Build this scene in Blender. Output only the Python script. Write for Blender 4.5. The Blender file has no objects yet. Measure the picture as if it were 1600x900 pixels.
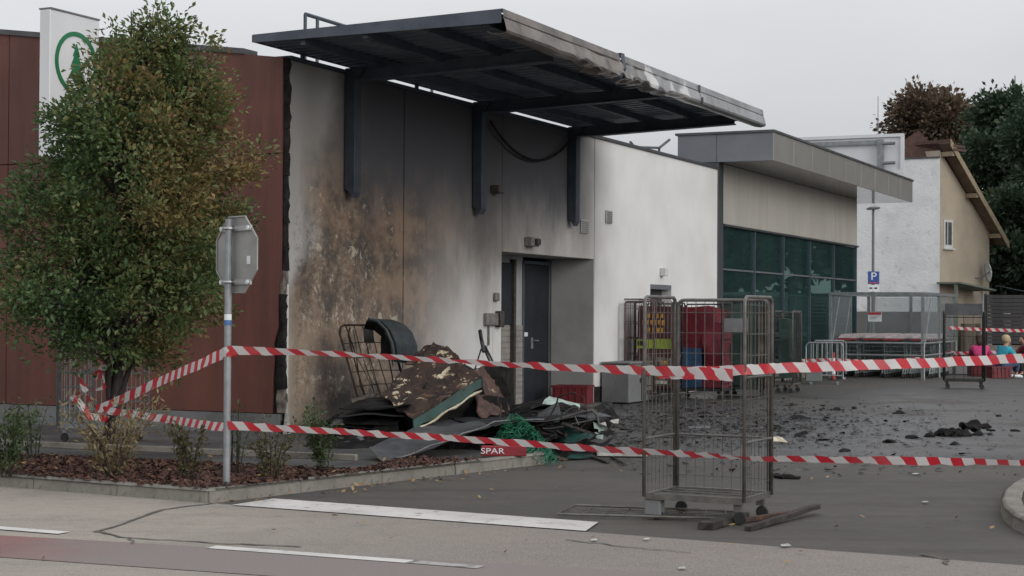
import bpy, bmesh, math, random
import numpy as np
from mathutils import Vector, Matrix, Euler
from math import sin, cos, pi, radians, sqrt, atan2
random.seed(7); rng = np.random.default_rng(7)
scn = bpy.context.scene
COL = scn.collection
# ------------------------------------------------------------------ camera
F = 2600.0                                   # focal length in photo pixels (1600 wide)
CAMZ = 1.6
PITCH = math.atan((488.5 - 450) / F)
ROLL = 0.006
cam_d = bpy.data.cameras.new('camera'); cam = bpy.data.objects.new('camera', cam_d); COL.objects.link(cam)
cam_d.sensor_width = 36; cam_d.lens = F / 1600 * 36; cam_d.clip_start = 0.1; cam_d.clip_end = 2000
CM = Matrix.Rotation(pi / 2 + PITCH, 4, 'X') @ Matrix.Rotation(ROLL, 4, 'Z')
cam.matrix_world = Matrix.Translation((0, 0, CAMZ)) @ CM
scn.camera = cam
# ------------------------------------------------------------------ world: overcast sky
SUN_EL, SUN_AZ = radians(18), radians(138)   # azimuth clockwise from the view direction (+Y)
w = bpy.data.worlds.new('World'); scn.world = w; w.use_nodes = True
nt = w.node_tree; nt.nodes.clear()
def wn(t, **k):
    n = nt.nodes.new(t)
    for a, b in k.items(): setattr(n, a, b)
    return n
sky = wn('ShaderNodeTexSky', sky_type='NISHITA', sun_disc=False, sun_elevation=SUN_EL, sun_rotation=SUN_AZ, dust_density=4.0, ozone_density=1.0)
hs = wn('ShaderNodeHueSaturation'); hs.inputs['Saturation'].default_value = 0.12
tc = wn('ShaderNodeTexCoord')
mp = wn('ShaderNodeMapping'); mp.inputs['Scale'].default_value = (1.6, 1.6, 5.0)
cl = wn('ShaderNodeTexNoise'); cl.inputs['Scale'].default_value = 1.4; cl.inputs['Detail'].default_value = 5; cl.inputs['Roughness'].default_value = 0.5
cr = wn('ShaderNodeMapRange'); cr.inputs['From Min'].default_value = 0.3; cr.inputs['From Max'].default_value = 0.7
cr.inputs['To Min'].default_value = 0.86; cr.inputs['To Max'].default_value = 1.10
gray = wn('ShaderNodeMix', data_type='RGBA', blend_type='MULTIPLY'); gray.inputs['Factor'].default_value = 1
gray.inputs['A'].default_value = (4.45, 4.55, 4.75, 1)
mx = wn('ShaderNodeMix', data_type='RGBA'); mx.inputs['Factor'].default_value = 0.72
bg = wn('ShaderNodeBackground'); bg.inputs['Strength'].default_value = 0.135
out = wn('ShaderNodeOutputWorld')
L = nt.links.new
L(sky.outputs[0], hs.inputs['Color']); L(tc.outputs['Generated'], mp.inputs[0]); L(mp.outputs[0], cl.inputs['Vector'])
sx = wn('ShaderNodeSeparateXYZ'); zr = wn('ShaderNodeMapRange'); zr.inputs['To Min'].default_value = 1.0; zr.inputs['To Max'].default_value = 2.5   # overcast: brighter towards the zenith
zm = wn('ShaderNodeMath', operation='MULTIPLY'); L(tc.outputs['Generated'], sx.inputs[0]); L(sx.outputs[2], zr.inputs['Value']); L(zr.outputs[0], zm.inputs[0]); L(cr.outputs[0], zm.inputs[1])
L(cl.outputs['Fac'], cr.inputs['Value']); L(zm.outputs[0], gray.inputs['B'])
L(hs.outputs[0], mx.inputs['A']); L(gray.outputs['Result'], mx.inputs['B']); L(mx.outputs['Result'], bg.inputs['Color']); L(bg.outputs[0], out.inputs[0])
sd = bpy.data.lights.new('sun', 'SUN'); sd.energy = 0.62; sd.angle = radians(30); sd.color = (1, 0.965, 0.91)
sun = bpy.data.objects.new('sun', sd); COL.objects.link(sun)
sdir = Vector((sin(SUN_AZ) * cos(SUN_EL), cos(SUN_AZ) * cos(SUN_EL), sin(SUN_EL)))
sun.rotation_euler = sdir.to_track_quat('Z', 'Y').to_euler(); sun.location = (10, -5, 30)
scn.view_settings.view_transform = 'Standard'; scn.view_settings.look = 'None'
scn.view_settings.exposure = 0.08; scn.view_settings.gamma = 1.0
# ------------------------------------------------------------------ frames of reference
TH = math.atan(1220 / F)
U = Vector((sin(TH), cos(TH), 0)); V = Vector((cos(TH), -sin(TH), 0))   # U along the pale side wall, V out from it
O = Vector((-2.75, 20.4, 0)); BROT = atan2(U.y, U.x)
def ray(px, py):
    return (CM.to_3x3() @ Vector(((px - 800) / F, (450 - py) / F, -1)))
def gp(px, py, z=0.0):
    r = ray(px, py); t = (z - CAMZ) / r.z
    return Vector((r.x * t, r.y * t, z))
def dp(px, py, d):
    r = ray(px, py); t = d / r.y
    return Vector((r.x * t, d, CAMZ + r.z * t))
def LW(s, y, z): return O + U * s - V * y + Vector((0, 0, z))     # building local -> world
def WL(p):
    q = Vector(p) - O; return Vector((q.dot(U), -q.dot(V), q.z))
def lp(px, py, y=0.0):                                             # pixel -> point of the plane y = const, local
    r = ray(px, py); rl = Vector((r.dot(U), -r.dot(V), r.z)); c = WL((0, 0, CAMZ)); t = (y - c.y) / rl.y
    return c + rl * t
def lx(px, py, x=0.0):
    r = ray(px, py); rl = Vector((r.dot(U), -r.dot(V), r.z)); c = WL((0, 0, CAMZ)); t = (x - c.x) / rl.x
    return c + rl * t
# ------------------------------------------------------------------ materials
class NT:
    def __init__(s, name):
        s.m = bpy.data.materials.new(name); s.m.use_nodes = True; s.t = s.m.node_tree; s.t.nodes.clear()
        s.out = s.n('ShaderNodeOutputMaterial'); s.p = s.n('ShaderNodeBsdfPrincipled'); s.l(s.p.outputs[0], s.out.inputs[0])
        s.co = s.n('ShaderNodeTexCoord').outputs['Object']; s.geo = None
    def n(s, t, **k):
        n = s.t.nodes.new(t)
        for a, b in k.items(): setattr(n, a, b)
        return n
    def l(s, a, b): s.t.links.new(a, b)
    def put(s, inp, v):
        if hasattr(v, 'is_output') or isinstance(v, bpy.types.NodeSocket): s.l(v, inp)
        elif isinstance(v, (tuple, list)): inp.default_value = tuple(v) + ((1,) if len(v) == 3 and len(inp.default_value) == 4 else ())
        else: inp.default_value = v
    def scale(s, sx, sy, sz, vec=None, rot=0):
        m = s.n('ShaderNodeMapping'); m.inputs['Scale'].default_value = (sx, sy, sz); m.inputs['Rotation'].default_value = (0, 0, rot)
        s.l(vec or s.co, m.inputs[0]); return m.outputs[0]
    def noise(s, sc, det=4, rough=0.55, vec=None, dist=0):
        n = s.n('ShaderNodeTexNoise'); n.inputs['Scale'].default_value = sc; n.inputs['Detail'].default_value = det
        n.inputs['Roughness'].default_value = rough; n.inputs['Distortion'].default_value = dist
        s.l(vec or s.co, n.inputs['Vector']); return n.outputs['Fac']
    def voro(s, sc, vec=None, feat='F1', o='Distance'):
        n = s.n('ShaderNodeTexVoronoi', feature=feat); n.inputs['Scale'].default_value = sc; s.l(vec or s.co, n.inputs['Vector']); return n.outputs[o]
    def sm(s, v, a, b, lo=0.0, hi=1.0):
        n = s.n('ShaderNodeMapRange', interpolation_type='SMOOTHSTEP'); s.put(n.inputs['Value'], v)
        if a > b: a, b, lo, hi = b, a, hi, lo
        n.inputs['From Min'].default_value = a; n.inputs['From Max'].default_value = b
        n.inputs['To Min'].default_value = lo; n.inputs['To Max'].default_value = hi; return n.outputs[0]
    def ma(s, op, a, b=0.0):
        n = s.n('ShaderNodeMath', operation=op); s.put(n.inputs[0], a); s.put(n.inputs[1], b); return n.outputs[0]
    def mul(s, *a):
        r = a[0]
        for b in a[1:]: r = s.ma('MULTIPLY', r, b)
        return r
    def mix(s, f, a, b, bt='MIX'):
        n = s.n('ShaderNodeMix', data_type='RGBA', blend_type=bt); s.put(n.inputs['Factor'], f); s.put(n.inputs['A'], a); s.put(n.inputs['B'], b); return n.outputs['Result']
    def xyz(s, vec=None):
        n = s.n('ShaderNodeSeparateXYZ'); s.l(vec or s.co, n.inputs[0]); return n.outputs
    def bump(s, h, st=0.3, d=0.02):
        n = s.n('ShaderNodeBump'); n.inputs['Strength'].default_value = st; n.inputs['Distance'].default_value = d
        s.l(h, n.inputs['Height']); s.l(n.outputs[0], s.p.inputs['Normal'])
    def island(s):
        return s.n('ShaderNodeNewGeometry').outputs['Random Per Island']
    def orand(s): return s.n('ShaderNodeObjectInfo').outputs['Random']
    def set(s, col=None, rough=None, metal=None, spec=None):
        if col is not None: s.put(s.p.inputs['Base Color'], col)
        if rough is not None: s.put(s.p.inputs['Roughness'], rough)
        if metal is not None: s.put(s.p.inputs['Metallic'], metal)
        if spec is not None: s.put(s.p.inputs['Specular IOR Level'], spec)
        return s.m
def simple(name, c, c2=None, sc=4.0, rough=0.6, metal=0.0, bump=0.0, bsc=60.0, lo=0.35, hi=0.65, det=5, spec=None, streak=False, r2=None):
    n = NT(name); c2 = c2 or tuple(x * 0.7 for x in c)
    vec = n.scale(1, 1, 0.18) if streak else None
    f = n.sm(n.noise(sc, det, 0.6, vec), lo, hi)
    n.set(n.mix(f, c, c2), n.sm(n.noise(sc * 1.7, 3), 0.3, 0.7, rough, r2 if r2 is not None else min(1, rough + 0.15)), metal, spec)
    if bump: n.bump(n.noise(bsc, 4), bump, 0.01)
    return n.m
M = {}
def build_materials():
    # fire-damaged pale wall (local metres: x along the wall, z up)
    n = NT('sooted_render'); x, y, z = n.xyz()
    base = n.mix(n.sm(n.noise(0.9, 5), 0.3, 0.7), (0.70, 0.695, 0.68), (0.62, 0.615, 0.60))
    streak = n.noise(1.15, 7, 0.62, n.scale(1.35, 1, 0.55)); blot = n.noise(1.9, 8, 0.66)
    fine = n.noise(7, 8, 0.7)
    big = n.noise(0.7, 4, 0.5)
    xw = n.ma('ADD', x, n.ma('MULTIPLY', n.ma('SUBTRACT', big, 0.5), 1.6))
    # light smoke film spreading well below the canopy
    film = n.mul(n.sm(xw, 0.35, 1.4), n.sm(xw, 11.2, 9.3), n.sm(n.ma('ADD', z, n.ma('MULTIPLY', n.ma('SUBTRACT', streak, 0.5), 2.2)), 0.9, 3.0, 0.16, 1.0), n.sm(xw, 8.6, 5.6, 0.72, 1.0))
    c = n.mix(n.ma('MULTIPLY', film, 0.92), base, (0.150, 0.128, 0.112))
    lf = n.mul(n.sm(x, 1.4, 0.4), n.sm(n.ma('ADD', z, n.ma('MULTIPLY', streak, 1.5)), 1.2, 4.6, 0.45, 1.0))
    c = n.mix(n.ma('MULTIPLY', lf, 0.9), c, (0.22, 0.21, 0.195))
    # brown scorch beside the corner
    xb = n.ma('ADD', x, n.ma('MULTIPLY', n.ma('SUBTRACT', streak, 0.5), 1.5))
    top = n.sm(n.ma('ADD', z, n.ma('MULTIPLY', n.ma('SUBTRACT', streak, 0.5), 1.6)), 4.4, 2.9)
    scorch = n.mul(n.sm(n.ma('ADD', xb, n.sm(z, 2.5, 1.7, 0.0, 0.55)), 0.15, 0.8), n.sm(xb, 5.2, 2.5), top)
    brown = n.mix(n.sm(blot, 0.38, 0.60), (0.046, 0.033, 0.026), (0.20, 0.134, 0.088))
    brown = n.mix(n.mul(n.sm(x, 1.0, 0.3), n.sm(z, 2.0, 0.9), 0.7), brown, (0.33, 0.25, 0.175))
    c = n.mix(n.ma('MULTIPLY', scorch, 0.93), c, brown)
    sp = n.mul(n.sm(n.noise(9, 10, 0.8), 0.50, 0.60), n.sm(n.noise(1.7, 4, 0.6), 0.40, 0.56), n.sm(x, 0.15, 0.4), n.sm(x, 3.0, 1.9), n.sm(z, 3.5, 2.6))
    c = n.mix(n.ma('MULTIPLY', sp, 0.75), c, (0.40, 0.345, 0.27))
    dk = n.mul(n.sm(n.noise(12, 9, 0.78), 0.47, 0.57), n.sm(n.noise(1.9, 4, 0.6, n.scale(1.2, 1, 0.7)), 0.40, 0.55), n.sm(x, 0.02, 0.3), n.sm(x, 2.6, 1.6), n.sm(z, 3.3, 2.5))
    c = n.mix(n.ma('MULTIPLY', dk, 0.55), c, (0.05, 0.037, 0.03))
    run = n.mul(n.sm(n.noise(5.0, 3, 0.5, n.scale(3.2, 1, 0.05)), 0.60, 0.66), n.sm(x, 0.3, 0.8), n.sm(x, 9.6, 8.0), n.sm(n.noise(1.1, 3), 0.42, 0.6))
    c = n.mix(n.ma('MULTIPLY', run, 0.2), c, (0.07, 0.062, 0.056))
    peel = n.mul(n.sm(n.noise(3.6, 7, 0.66), 0.600, 0.612), n.sm(x, 0.2, 0.4), n.sm(x, 3.2, 2.6), n.sm(z, 3.4, 3.0), n.sm(z, 0.5, 0.8))
    c = n.mix(n.ma('MULTIPLY', peel, 0.8), c, (0.42, 0.37, 0.30))
    # black soot under the canopy roof
    zs = n.ma('ADD', z, n.ma('MULTIPLY', n.ma('SUBTRACT', streak, 0.5), 1.6))
    soot = n.mul(n.sm(zs, 2.55, 3.75), n.sm(xw, 0.7, 2.2), n.sm(xw, 10.3, 8.4))
    c = n.mix(n.ma('MULTIPLY', soot, 0.95), c, (0.058, 0.060, 0.070))
    pl = n.mul(n.sm(n.ma('ABSOLUTE', n.ma('SUBTRACT', xw, 5.5)), 1.1, 0.2), n.sm(zs, 2.1, 3.4))
    c = n.mix(n.ma('MULTIPLY', pl, 0.55), c, (0.05, 0.048, 0.048))
    # charring along the foot
    ft = n.mul(n.sm(n.ma('ADD', z, n.ma('MULTIPLY', n.ma('SUBTRACT', fine, 0.5), 0.7)), 0.75, 0.42), n.sm(x, 0.7, 1.1), n.sm(x, 5.2, 3.6))
    c = n.mix(n.ma('MULTIPLY', ft, 0.92), c, (0.02, 0.019, 0.018))
    dirt = n.mul(n.sm(n.ma('ADD', z, n.ma('MULTIPLY', fine, 0.5)), 0.75, 0.25), 0.35)
    c = n.mix(dirt, c, (0.2, 0.19, 0.17))
    n.set(c, 0.85); n.bump(n.noise(45, 6, 0.7), 0.25, 0.01); M['wall'] = n.m
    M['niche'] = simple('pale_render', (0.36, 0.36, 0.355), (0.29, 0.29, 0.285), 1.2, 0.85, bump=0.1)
    # rust red cladding
    n = NT('rust_red_cladding'); g = n.noise(2.2, 6, 0.65, n.scale(1, 3, 0.25))
    c = n.mix(n.sm(g, 0.3, 0.7), (0.128, 0.040, 0.027), (0.085, 0.028, 0.020))
    c = n.mix(n.ma('MULTIPLY', n.sm(n.noise(0.7, 4), 0.45, 0.7), 0.5), c, (0.16, 0.052, 0.032))
    c = n.mix(n.ma('MULTIPLY', n.sm(n.noise(60, 3), 0.55, 0.7), 0.25), c, (0.2, 0.07, 0.045))
    n.set(c, n.sm(n.noise(3, 3), 0.3, 0.7, 0.42, 0.6)); M['red_clad'] = n.m
    M['plinth'] = simple('grey_concrete_plinth', (0.17, 0.17, 0.17), (0.11, 0.11, 0.11), 2.0, 0.8, bump=0.2)
    M['char'] = simple('charred_black', (0.010, 0.010, 0.010), (0.024, 0.022, 0.021), 6, 0.8, bump=0.5, bsc=30, spec=0.15)
    M['charmetal'] = simple('fire_blackened_steel', (0.052, 0.064, 0.085), (0.075, 0.09, 0.115), 3, 0.55, 0.1, bump=0.15, bsc=25)
    n = NT('fire_blackened_sheet'); f = n.noise(1.1, 5, 0.6, n.scale(0.6, 1.6, 1))
    c = n.mix(n.sm(f, 0.35, 0.62), (0.088, 0.112, 0.148), (0.112, 0.138, 0.175))
    c = n.mix(n.mul(n.sm(n.noise(2.3, 6), 0.55, 0.66), 0.6), c, (0.22, 0.24, 0.26))
    n.set(c, n.sm(n.noise(4, 4), 0.3, 0.7, 0.4, 0.6), 0.1); M['sheet'] = n.m
    n = NT('heat_stained_fascia'); x, y, z = n.xyz(); f = n.noise(2.0, 6, 0.65)
    c = n.mix(n.sm(f, 0.35, 0.65), (0.34, 0.34, 0.345), (0.24, 0.24, 0.245))
    hot = n.mul(n.sm(n.ma('ADD', x, n.ma('MULTIPLY', f, 1.2)), 5.6, 2.8), 0.85)
    c = n.mix(hot, c, n.mix(n.sm(n.noise(3.5, 5), 0.4, 0.6), (0.20, 0.165, 0.14), (0.105, 0.09, 0.08)))
    sh = n.mul(n.sm(n.ma('ABSOLUTE', n.ma('SUBTRACT', x, 4.3)), 2.0, 1.2), n.sm(n.noise(2.2, 3, 0.5), 0.55, 0.63))
    c = n.mix(n.ma('MULTIPLY', sh, 0.9), c, (0.66, 0.65, 0.64))
    n.set(c, n.sm(f, 0.3, 0.7, 0.3, 0.5), 0.55); n.bump(n.noise(7, 5), 0.18, 0.02); M['fascia'] = n.m
    M['darkgrey'] = simple('dark_grey_coated_metal', (0.062, 0.064, 0.070), (0.05, 0.052, 0.057), 1.5, 0.45, 0.1)
    M['flash'] = simple('grey_flashing', (0.10, 0.10, 0.108), (0.07, 0.07, 0.075), 2.5, 0.45, 0.3)
    n = NT('taupe_panel'); rr = n.orand(); f = n.noise(1.3, 5, 0.6, n.scale(2, 2, 0.3))
    c = n.mix(n.sm(f, 0.3, 0.7), (0.50, 0.475, 0.43), (0.42, 0.40, 0.362)); c = n.mix(n.ma('MULTIPLY', rr, 0.3), c, (0.44, 0.41, 0.37))
    n.set(c, 0.55, 0.15); M['taupe'] = n.m
    n = NT('greybeige_fascia'); rr = n.orand(); f = n.noise(1.3, 5)
    c = n.mix(n.sm(f, 0.3, 0.7), (0.285, 0.278, 0.262), (0.255, 0.248, 0.235)); c = n.mix(n.ma('MULTIPLY', rr, 0.3), c, (0.25, 0.24, 0.225))
    n.set(c, 0.4, 0.25); M['greyfascia'] = n.m
    M['bluegrey'] = simple('bluegrey_panel', (0.175, 0.185, 0.20), (0.155, 0.165, 0.18), 1.3, 0.42, 0.25)
    M['soffit'] = simple('glossy_grey_soffit', (0.16, 0.165, 0.175), (0.14, 0.145, 0.155), 1.0, 0.08, 0.5, r2=0.12)
    n = NT('green_tinted_glass')
    tr = n.n('ShaderNodeBsdfTransparent'); tr.inputs[0].default_value = (0.46, 0.74, 0.70, 1)
    gl = n.n('ShaderNodeBsdfGlossy'); gl.inputs['Color'].default_value = (0.46, 0.70, 0.64, 1); gl.inputs['Roughness'].default_value = 0.015
    fr = n.n('ShaderNodeFresnel'); fr.inputs['IOR'].default_value = 1.8
    df = n.n('ShaderNodeBsdfDiffuse'); dm = n.n('ShaderNodeMixShader'); dm.inputs[0].default_value = 0.28; n.l(n.mix(n.sm(n.noise(0.8, 5, 0.6, n.scale(1, 1, 0.4)), 0.35, 0.65), (0.06, 0.125, 0.125), (0.10, 0.185, 0.185)), df.inputs[0]); n.l(tr.outputs[0], dm.inputs[1]); n.l(df.outputs[0], dm.inputs[2])
    ms = n.n('ShaderNodeMixShader'); n.l(fr.outputs[0], ms.inputs[0]); n.l(dm.outputs[0], ms.inputs[1]); n.l(gl.outputs[0], ms.inputs[2]); n.l(ms.outputs[0], n.out.inputs[0])
    M['glass'] = n.m
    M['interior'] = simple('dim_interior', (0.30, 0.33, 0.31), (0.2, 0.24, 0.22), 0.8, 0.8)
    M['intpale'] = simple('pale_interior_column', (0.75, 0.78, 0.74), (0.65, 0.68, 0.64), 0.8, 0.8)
    M['doorblue'] = simple('sooty_navy_door', (0.013, 0.016, 0.023), (0.009, 0.010, 0.014), 2.0, 0.5)
    M['steel'] = simple('brushed_steel', (0.45, 0.45, 0.45), (0.35, 0.35, 0.35), 8, 0.35, 0.8)
    M['tile'] = simple('grey_wall_tile', (0.28, 0.26, 0.235), (0.23, 0.21, 0.19), 4, 0.4)
    M['lampgrey'] = simple('grey_fitting', (0.20, 0.19, 0.18), (0.12, 0.11, 0.10), 8, 0.5)
    M['lampdark'] = simple('scorched_fitting', (0.03, 0.028, 0.026), (0.06, 0.05, 0.045), 8, 0.6)
    M['lampwhite'] = simple('pale_fitting', (0.6, 0.6, 0.58), (0.5, 0.5, 0.48), 8, 0.5)
    M['white'] = simple('white_sign_face', (0.66, 0.67, 0.68), (0.60, 0.61, 0.62), 1.0, 0.4, streak=True)
    M['logo_green'] = simple('green_print', (0.012, 0.155, 0.062), (0.01, 0.13, 0.05), 2, 0.4)
    # ground
    def asphalt(name, c1, c2, stain, wet=False, rscale=0.5):
        n = NT(name); x, y, z = n.xyz()
        b = n.noise(0.35, 6, 0.6); f = n.noise(3.0, 6, 0.65); g = n.noise(160, 2, 0.5)
        c = n.mix(n.sm(b, 0.35, 0.65), c1, c2)
        c = n.mix(n.mul(n.sm(f, 0.48, 0.72), 0.5), c, stain)
        tr = n.noise(1.1, 4, 0.55, n.scale(0.22, 2.2, 1, None, -BROT + 0.5))
        c = n.mix(n.mul(n.sm(tr, 0.48, 0.66), 0.6), c, tuple(v * 0.62 for v in c1))
        if not wet: c = n.mix(n.mul(n.sm(n.ma('ADD', x, n.ma('MULTIPLY', n.noise(0.6, 4), 2.4)), -2.2, 2.2), 0.85), c, (0.165, 0.142, 0.130))
        c = n.mix(n.mul(n.sm(n.noise(0.9, 8, 0.7), 0.56, 0.64), 0.35), c, tuple(v * 0.55 for v in c1))
        c = n.mix(n.sm(g, 0.45, 0.75, 0.0, 0.55), c, tuple(min(1, v * 1.8) for v in c1))
        c = n.mix(n.sm(g, 0.45, 0.3, 0.0, 0.5), c, tuple(v * 0.45 for v in c1))
        r = n.sm(f, 0.3, 0.7, 0.72, 0.9)
        if wet:
            zone = n.mul(n.sm(y, 17.5, 20.5), n.sm(y, 46, 30), n.sm(n.ma('ADD', b, n.ma('MULTIPLY', n.noise(0.8, 5), 0.5)), 0.55, 0.82))
            c = n.mix(n.mul(zone, 0.55), c, (0.028, 0.028, 0.031)); r = n.mix(zone, n.mix(n.sm(f, 0.3, 0.7), (0.72,) * 3, (0.9,) * 3), (0.36,) * 3)
            ex = n.ma('MULTIPLY', n.ma('SUBTRACT', x, 3.1), 1 / 3.6); ey = n.ma('MULTIPLY', n.ma('SUBTRACT', y, 23.8), 1 / 6.2)
            rr = n.ma('ADD', n.ma('MULTIPLY', ex, ex), n.ma('MULTIPLY', ey, ey)); core = n.sm(n.ma('ADD', rr, n.ma('MULTIPLY', n.ma('SUBTRACT', n.noise(0.5, 4), 0.5), 1.2)), 1.15, 0.35)
            c = n.mix(n.mul(core, 0.5), c, (0.088, 0.090, 0.098))  # pale bluish wet sheen painted into the base colour
            ux = n.ma('MULTIPLY', n.ma('SUBTRACT', x, 1.3), 1 / 1.9); uy = n.ma('MULTIPLY', n.ma('SUBTRACT', y, 22.0), 1 / 4.2)
            blk = n.sm(n.ma('ADD', n.ma('ADD', n.ma('MULTIPLY', ux, ux), n.ma('MULTIPLY', uy, uy)), n.ma('MULTIPLY', n.ma('SUBTRACT', n.noise(1.3, 7, 0.7), 0.5), 1.6)), 1.0, 0.45)
            c = n.mix(n.mul(blk, 0.8), c, (0.024, 0.023, 0.023))
            s1 = n.sm(n.noise(1.9, 9, 0.75), 0.44, 0.52); s2 = n.sm(n.noise(6.5, 8, 0.72), 0.48, 0.55)
            sc = n.mul(core, n.ma('MAXIMUM', n.mul(s1, s2), n.mul(n.sm(n.noise(0.8, 6, 0.7), 0.5, 0.58), s1)))
            c = n.mix(n.mul(sc, 0.9), c, (0.017, 0.016, 0.016)); r = n.mix(core, r, (0.42,) * 3)
        n.set(c, r, 0, 0.4); n.bump(g, 0.35, 0.006); return n.m
    M['road'] = asphalt('worn_grey_asphalt', (0.31, 0.275, 0.235), (0.235, 0.21, 0.185), (0.19, 0.165, 0.143))
    M['carpark'] = asphalt('dark_damp_asphalt', (0.080, 0.071, 0.062), (0.058, 0.055, 0.052), (0.105, 0.088, 0.072), True)
    n = NT('worn_red_lane'); x, y, z = n.xyz(); f = n.noise(1.4, 7, 0.65)
    e = n.ma('ADD', x, n.ma('MULTIPLY', n.ma('SUBTRACT', n.noise(0.9, 4), 0.5), 2.2))
    red = n.mix(n.sm(f, 0.35, 0.65), (0.24, 0.10, 0.088), (0.18, 0.082, 0.074))
    c = n.mix(n.sm(e, -3.7, -2.4, 0.1, 1.0), red, (0.205, 0.180, 0.166)); g = n.noise(160, 2)
    c = n.mix(n.sm(g, 0.45, 0.75, 0, 0.45), c, (0.26, 0.17, 0.16)); c = n.mix(n.sm(g, 0.45, 0.3, 0, 0.5), c, (0.05, 0.035, 0.035))
    n.set(c, 0.82); n.bump(g, 0.35, 0.006); M['redlane'] = n.m
    n = NT('worn_white_paint'); f = n.noise(9, 8, 0.7); b = n.noise(1.2, 4)
    c = n.mix(n.sm(b, 0.3, 0.7), (0.62, 0.60, 0.57), (0.50, 0.48, 0.45)); c = n.mix(n.sm(f, 0.56, 0.68), c, (0.2, 0.185, 0.165)); c = n.mix(n.mul(n.sm(n.noise(2.6, 6, 0.7), 0.5, 0.7), 0.5), c, (0.28, 0.26, 0.235))
    n.set(c, 0.75); n.bump(f, 0.2, 0.004); M['paint'] = n.m
    n = NT('very_worn_white_paint'); f = n.noise(9, 8, 0.7); b = n.noise(1.2, 4)
    c = n.mix(n.sm(f, 0.46, 0.62), (0.36, 0.34, 0.33), (0.14, 0.125, 0.12)); n.set(c, 0.8); M['wornpaint'] = n.m
    M['crack'] = simple('dark_tar_crack', (0.085, 0.077, 0.069), (0.13, 0.118, 0.104), 6, 0.9)
    n = NT('kerb_concrete'); rr = n.orand(); f = n.noise(4, 7, 0.7)
    c = n.mix(n.sm(f, 0.3, 0.7), (0.25, 0.235, 0.205), (0.16, 0.15, 0.13)); c = n.mix(n.ma('MULTIPLY', rr, 0.3), c, (0.19, 0.175, 0.15))
    c = n.mix(n.mul(n.sm(n.noise(20, 5), 0.56, 0.68), 0.5), c, (0.09, 0.085, 0.07)); n.set(c, 0.9); n.bump(n.noise(50, 5), 0.4, 0.01); M['kerb'] = n.m
    M['soil'] = simple('dark_soil', (0.055, 0.034, 0.025), (0.03, 0.02, 0.016), 9, 0.95, bump=0.6, bsc=20)
    n = NT('bark_mulch_chips'); r = n.island(); c = n.mix(r, (0.028, 0.014, 0.010), (0.125, 0.058, 0.04)); n.set(c, 0.9); M['chips'] = n.m
    n = NT('fallen_leaf'); r = n.island(); c = n.mix(r, (0.16, 0.075, 0.03), (0.33, 0.22, 0.09)); n.set(c, 0.8); M['dryleaf'] = n.m
    M['paving'] = simple('sooty_concrete_paving', (0.10, 0.097, 0.094), (0.045, 0.043, 0.042), 1.3, 0.7, bump=0.3)
    # vegetation
    def leafmat(name, stops, trans=True, zr=None):
        n = NT(name); r = n.island(); rp = n.n('ShaderNodeValToRGB'); e = rp.color_ramp.elements
        while len(e) < len(stops): e.new(0.5)
        for k, (p, c) in enumerate(stops): e[k].position = p; e[k].color = tuple(c) + (1,)
        f = n.noise(0.9, 3)
        v = n.ma('ADD', n.ma('MULTIPLY', r, 0.42), n.ma('MULTIPLY', n.sm(f, 0.28, 0.72), 0.56))
        if zr: x, y, z = n.xyz(); v = n.ma('ADD', v, n.sm(x, zr[0], zr[1], -0.26, 0.10))
        n.l(v, rp.inputs[0]); n.set(rp.outputs[0], 0.5, 0, 0.35)
        d = n.n('ShaderNodeBsdfTranslucent'); n.l(rp.outputs[0], d.inputs[0])
        ms = n.n('ShaderNodeMixShader'); ms.inputs[0].default_value = 0.25
        n.l(n.p.outputs[0], ms.inputs[1]); n.l(d.outputs[0], ms.inputs[2]); n.l(ms.outputs[0], n.out.inputs[0]); return n.m
    M['leaf'] = leafmat('hornbeam_leaf', [(0.0, (0.055, 0.112, 0.046)), (0.38, (0.100, 0.152, 0.055)), (0.60, (0.155, 0.165, 0.062)), (0.80, (0.225, 0.150, 0.068)), (1.0, (0.30, 0.23, 0.08))], zr=(-1.3, 1.2))
    M['leafdark'] = leafmat('dark_tree_leaf', [(0, (0.034, 0.062, 0.038)), (0.6, (0.062, 0.098, 0.056)), (1, (0.105, 0.135, 0.072))])
    M['leafmid'] = leafmat('mid_green_tree_leaf', [(0, (0.05, 0.085, 0.045)), (0.6, (0.08, 0.125, 0.065)), (1, (0.13, 0.165, 0.09))])
    M['leafrust'] = leafmat('rusty_tree_leaf', [(0, (0.085, 0.066, 0.044)), (0.6, (0.150, 0.105, 0.072)), (1, (0.15, 0.135, 0.08))])
    M['leafbush'] = leafmat('shrub_leaf', [(0, (0.04, 0.07, 0.025)), (0.6, (0.075, 0.105, 0.045)), (1, (0.15, 0.165, 0.08))])
    M['leafolive'] = leafmat('olive_shrub_leaf', [(0, (0.06, 0.055, 0.022)), (0.6, (0.10, 0.09, 0.035)), (1, (0.17, 0.135, 0.055))])
    M['straw'] = leafmat('dry_straw_leaf', [(0, (0.13, 0.10, 0.05)), (0.6, (0.24, 0.19, 0.10)), (1, (0.36, 0.29, 0.17))])
    M['bark'] = simple('grey_bark', (0.045, 0.038, 0.033), (0.025, 0.021, 0.019), 12, 0.9, bump=0.6, bsc=40)
    # metals, plastics
    M['galv'] = simple('galvanised_steel', (0.30, 0.315, 0.32), (0.23, 0.24, 0.25), 7, 0.42, 0.5, r2=0.55)
    M['signback'] = simple('grey_sign_back', (0.33, 0.33, 0.315), (0.27, 0.27, 0.258), 3, 0.5, 0.25)
    n = NT('sooted_cage_steel'); f = n.noise(9, 6, 0.65); g = n.noise(2.5, 4)
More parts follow.
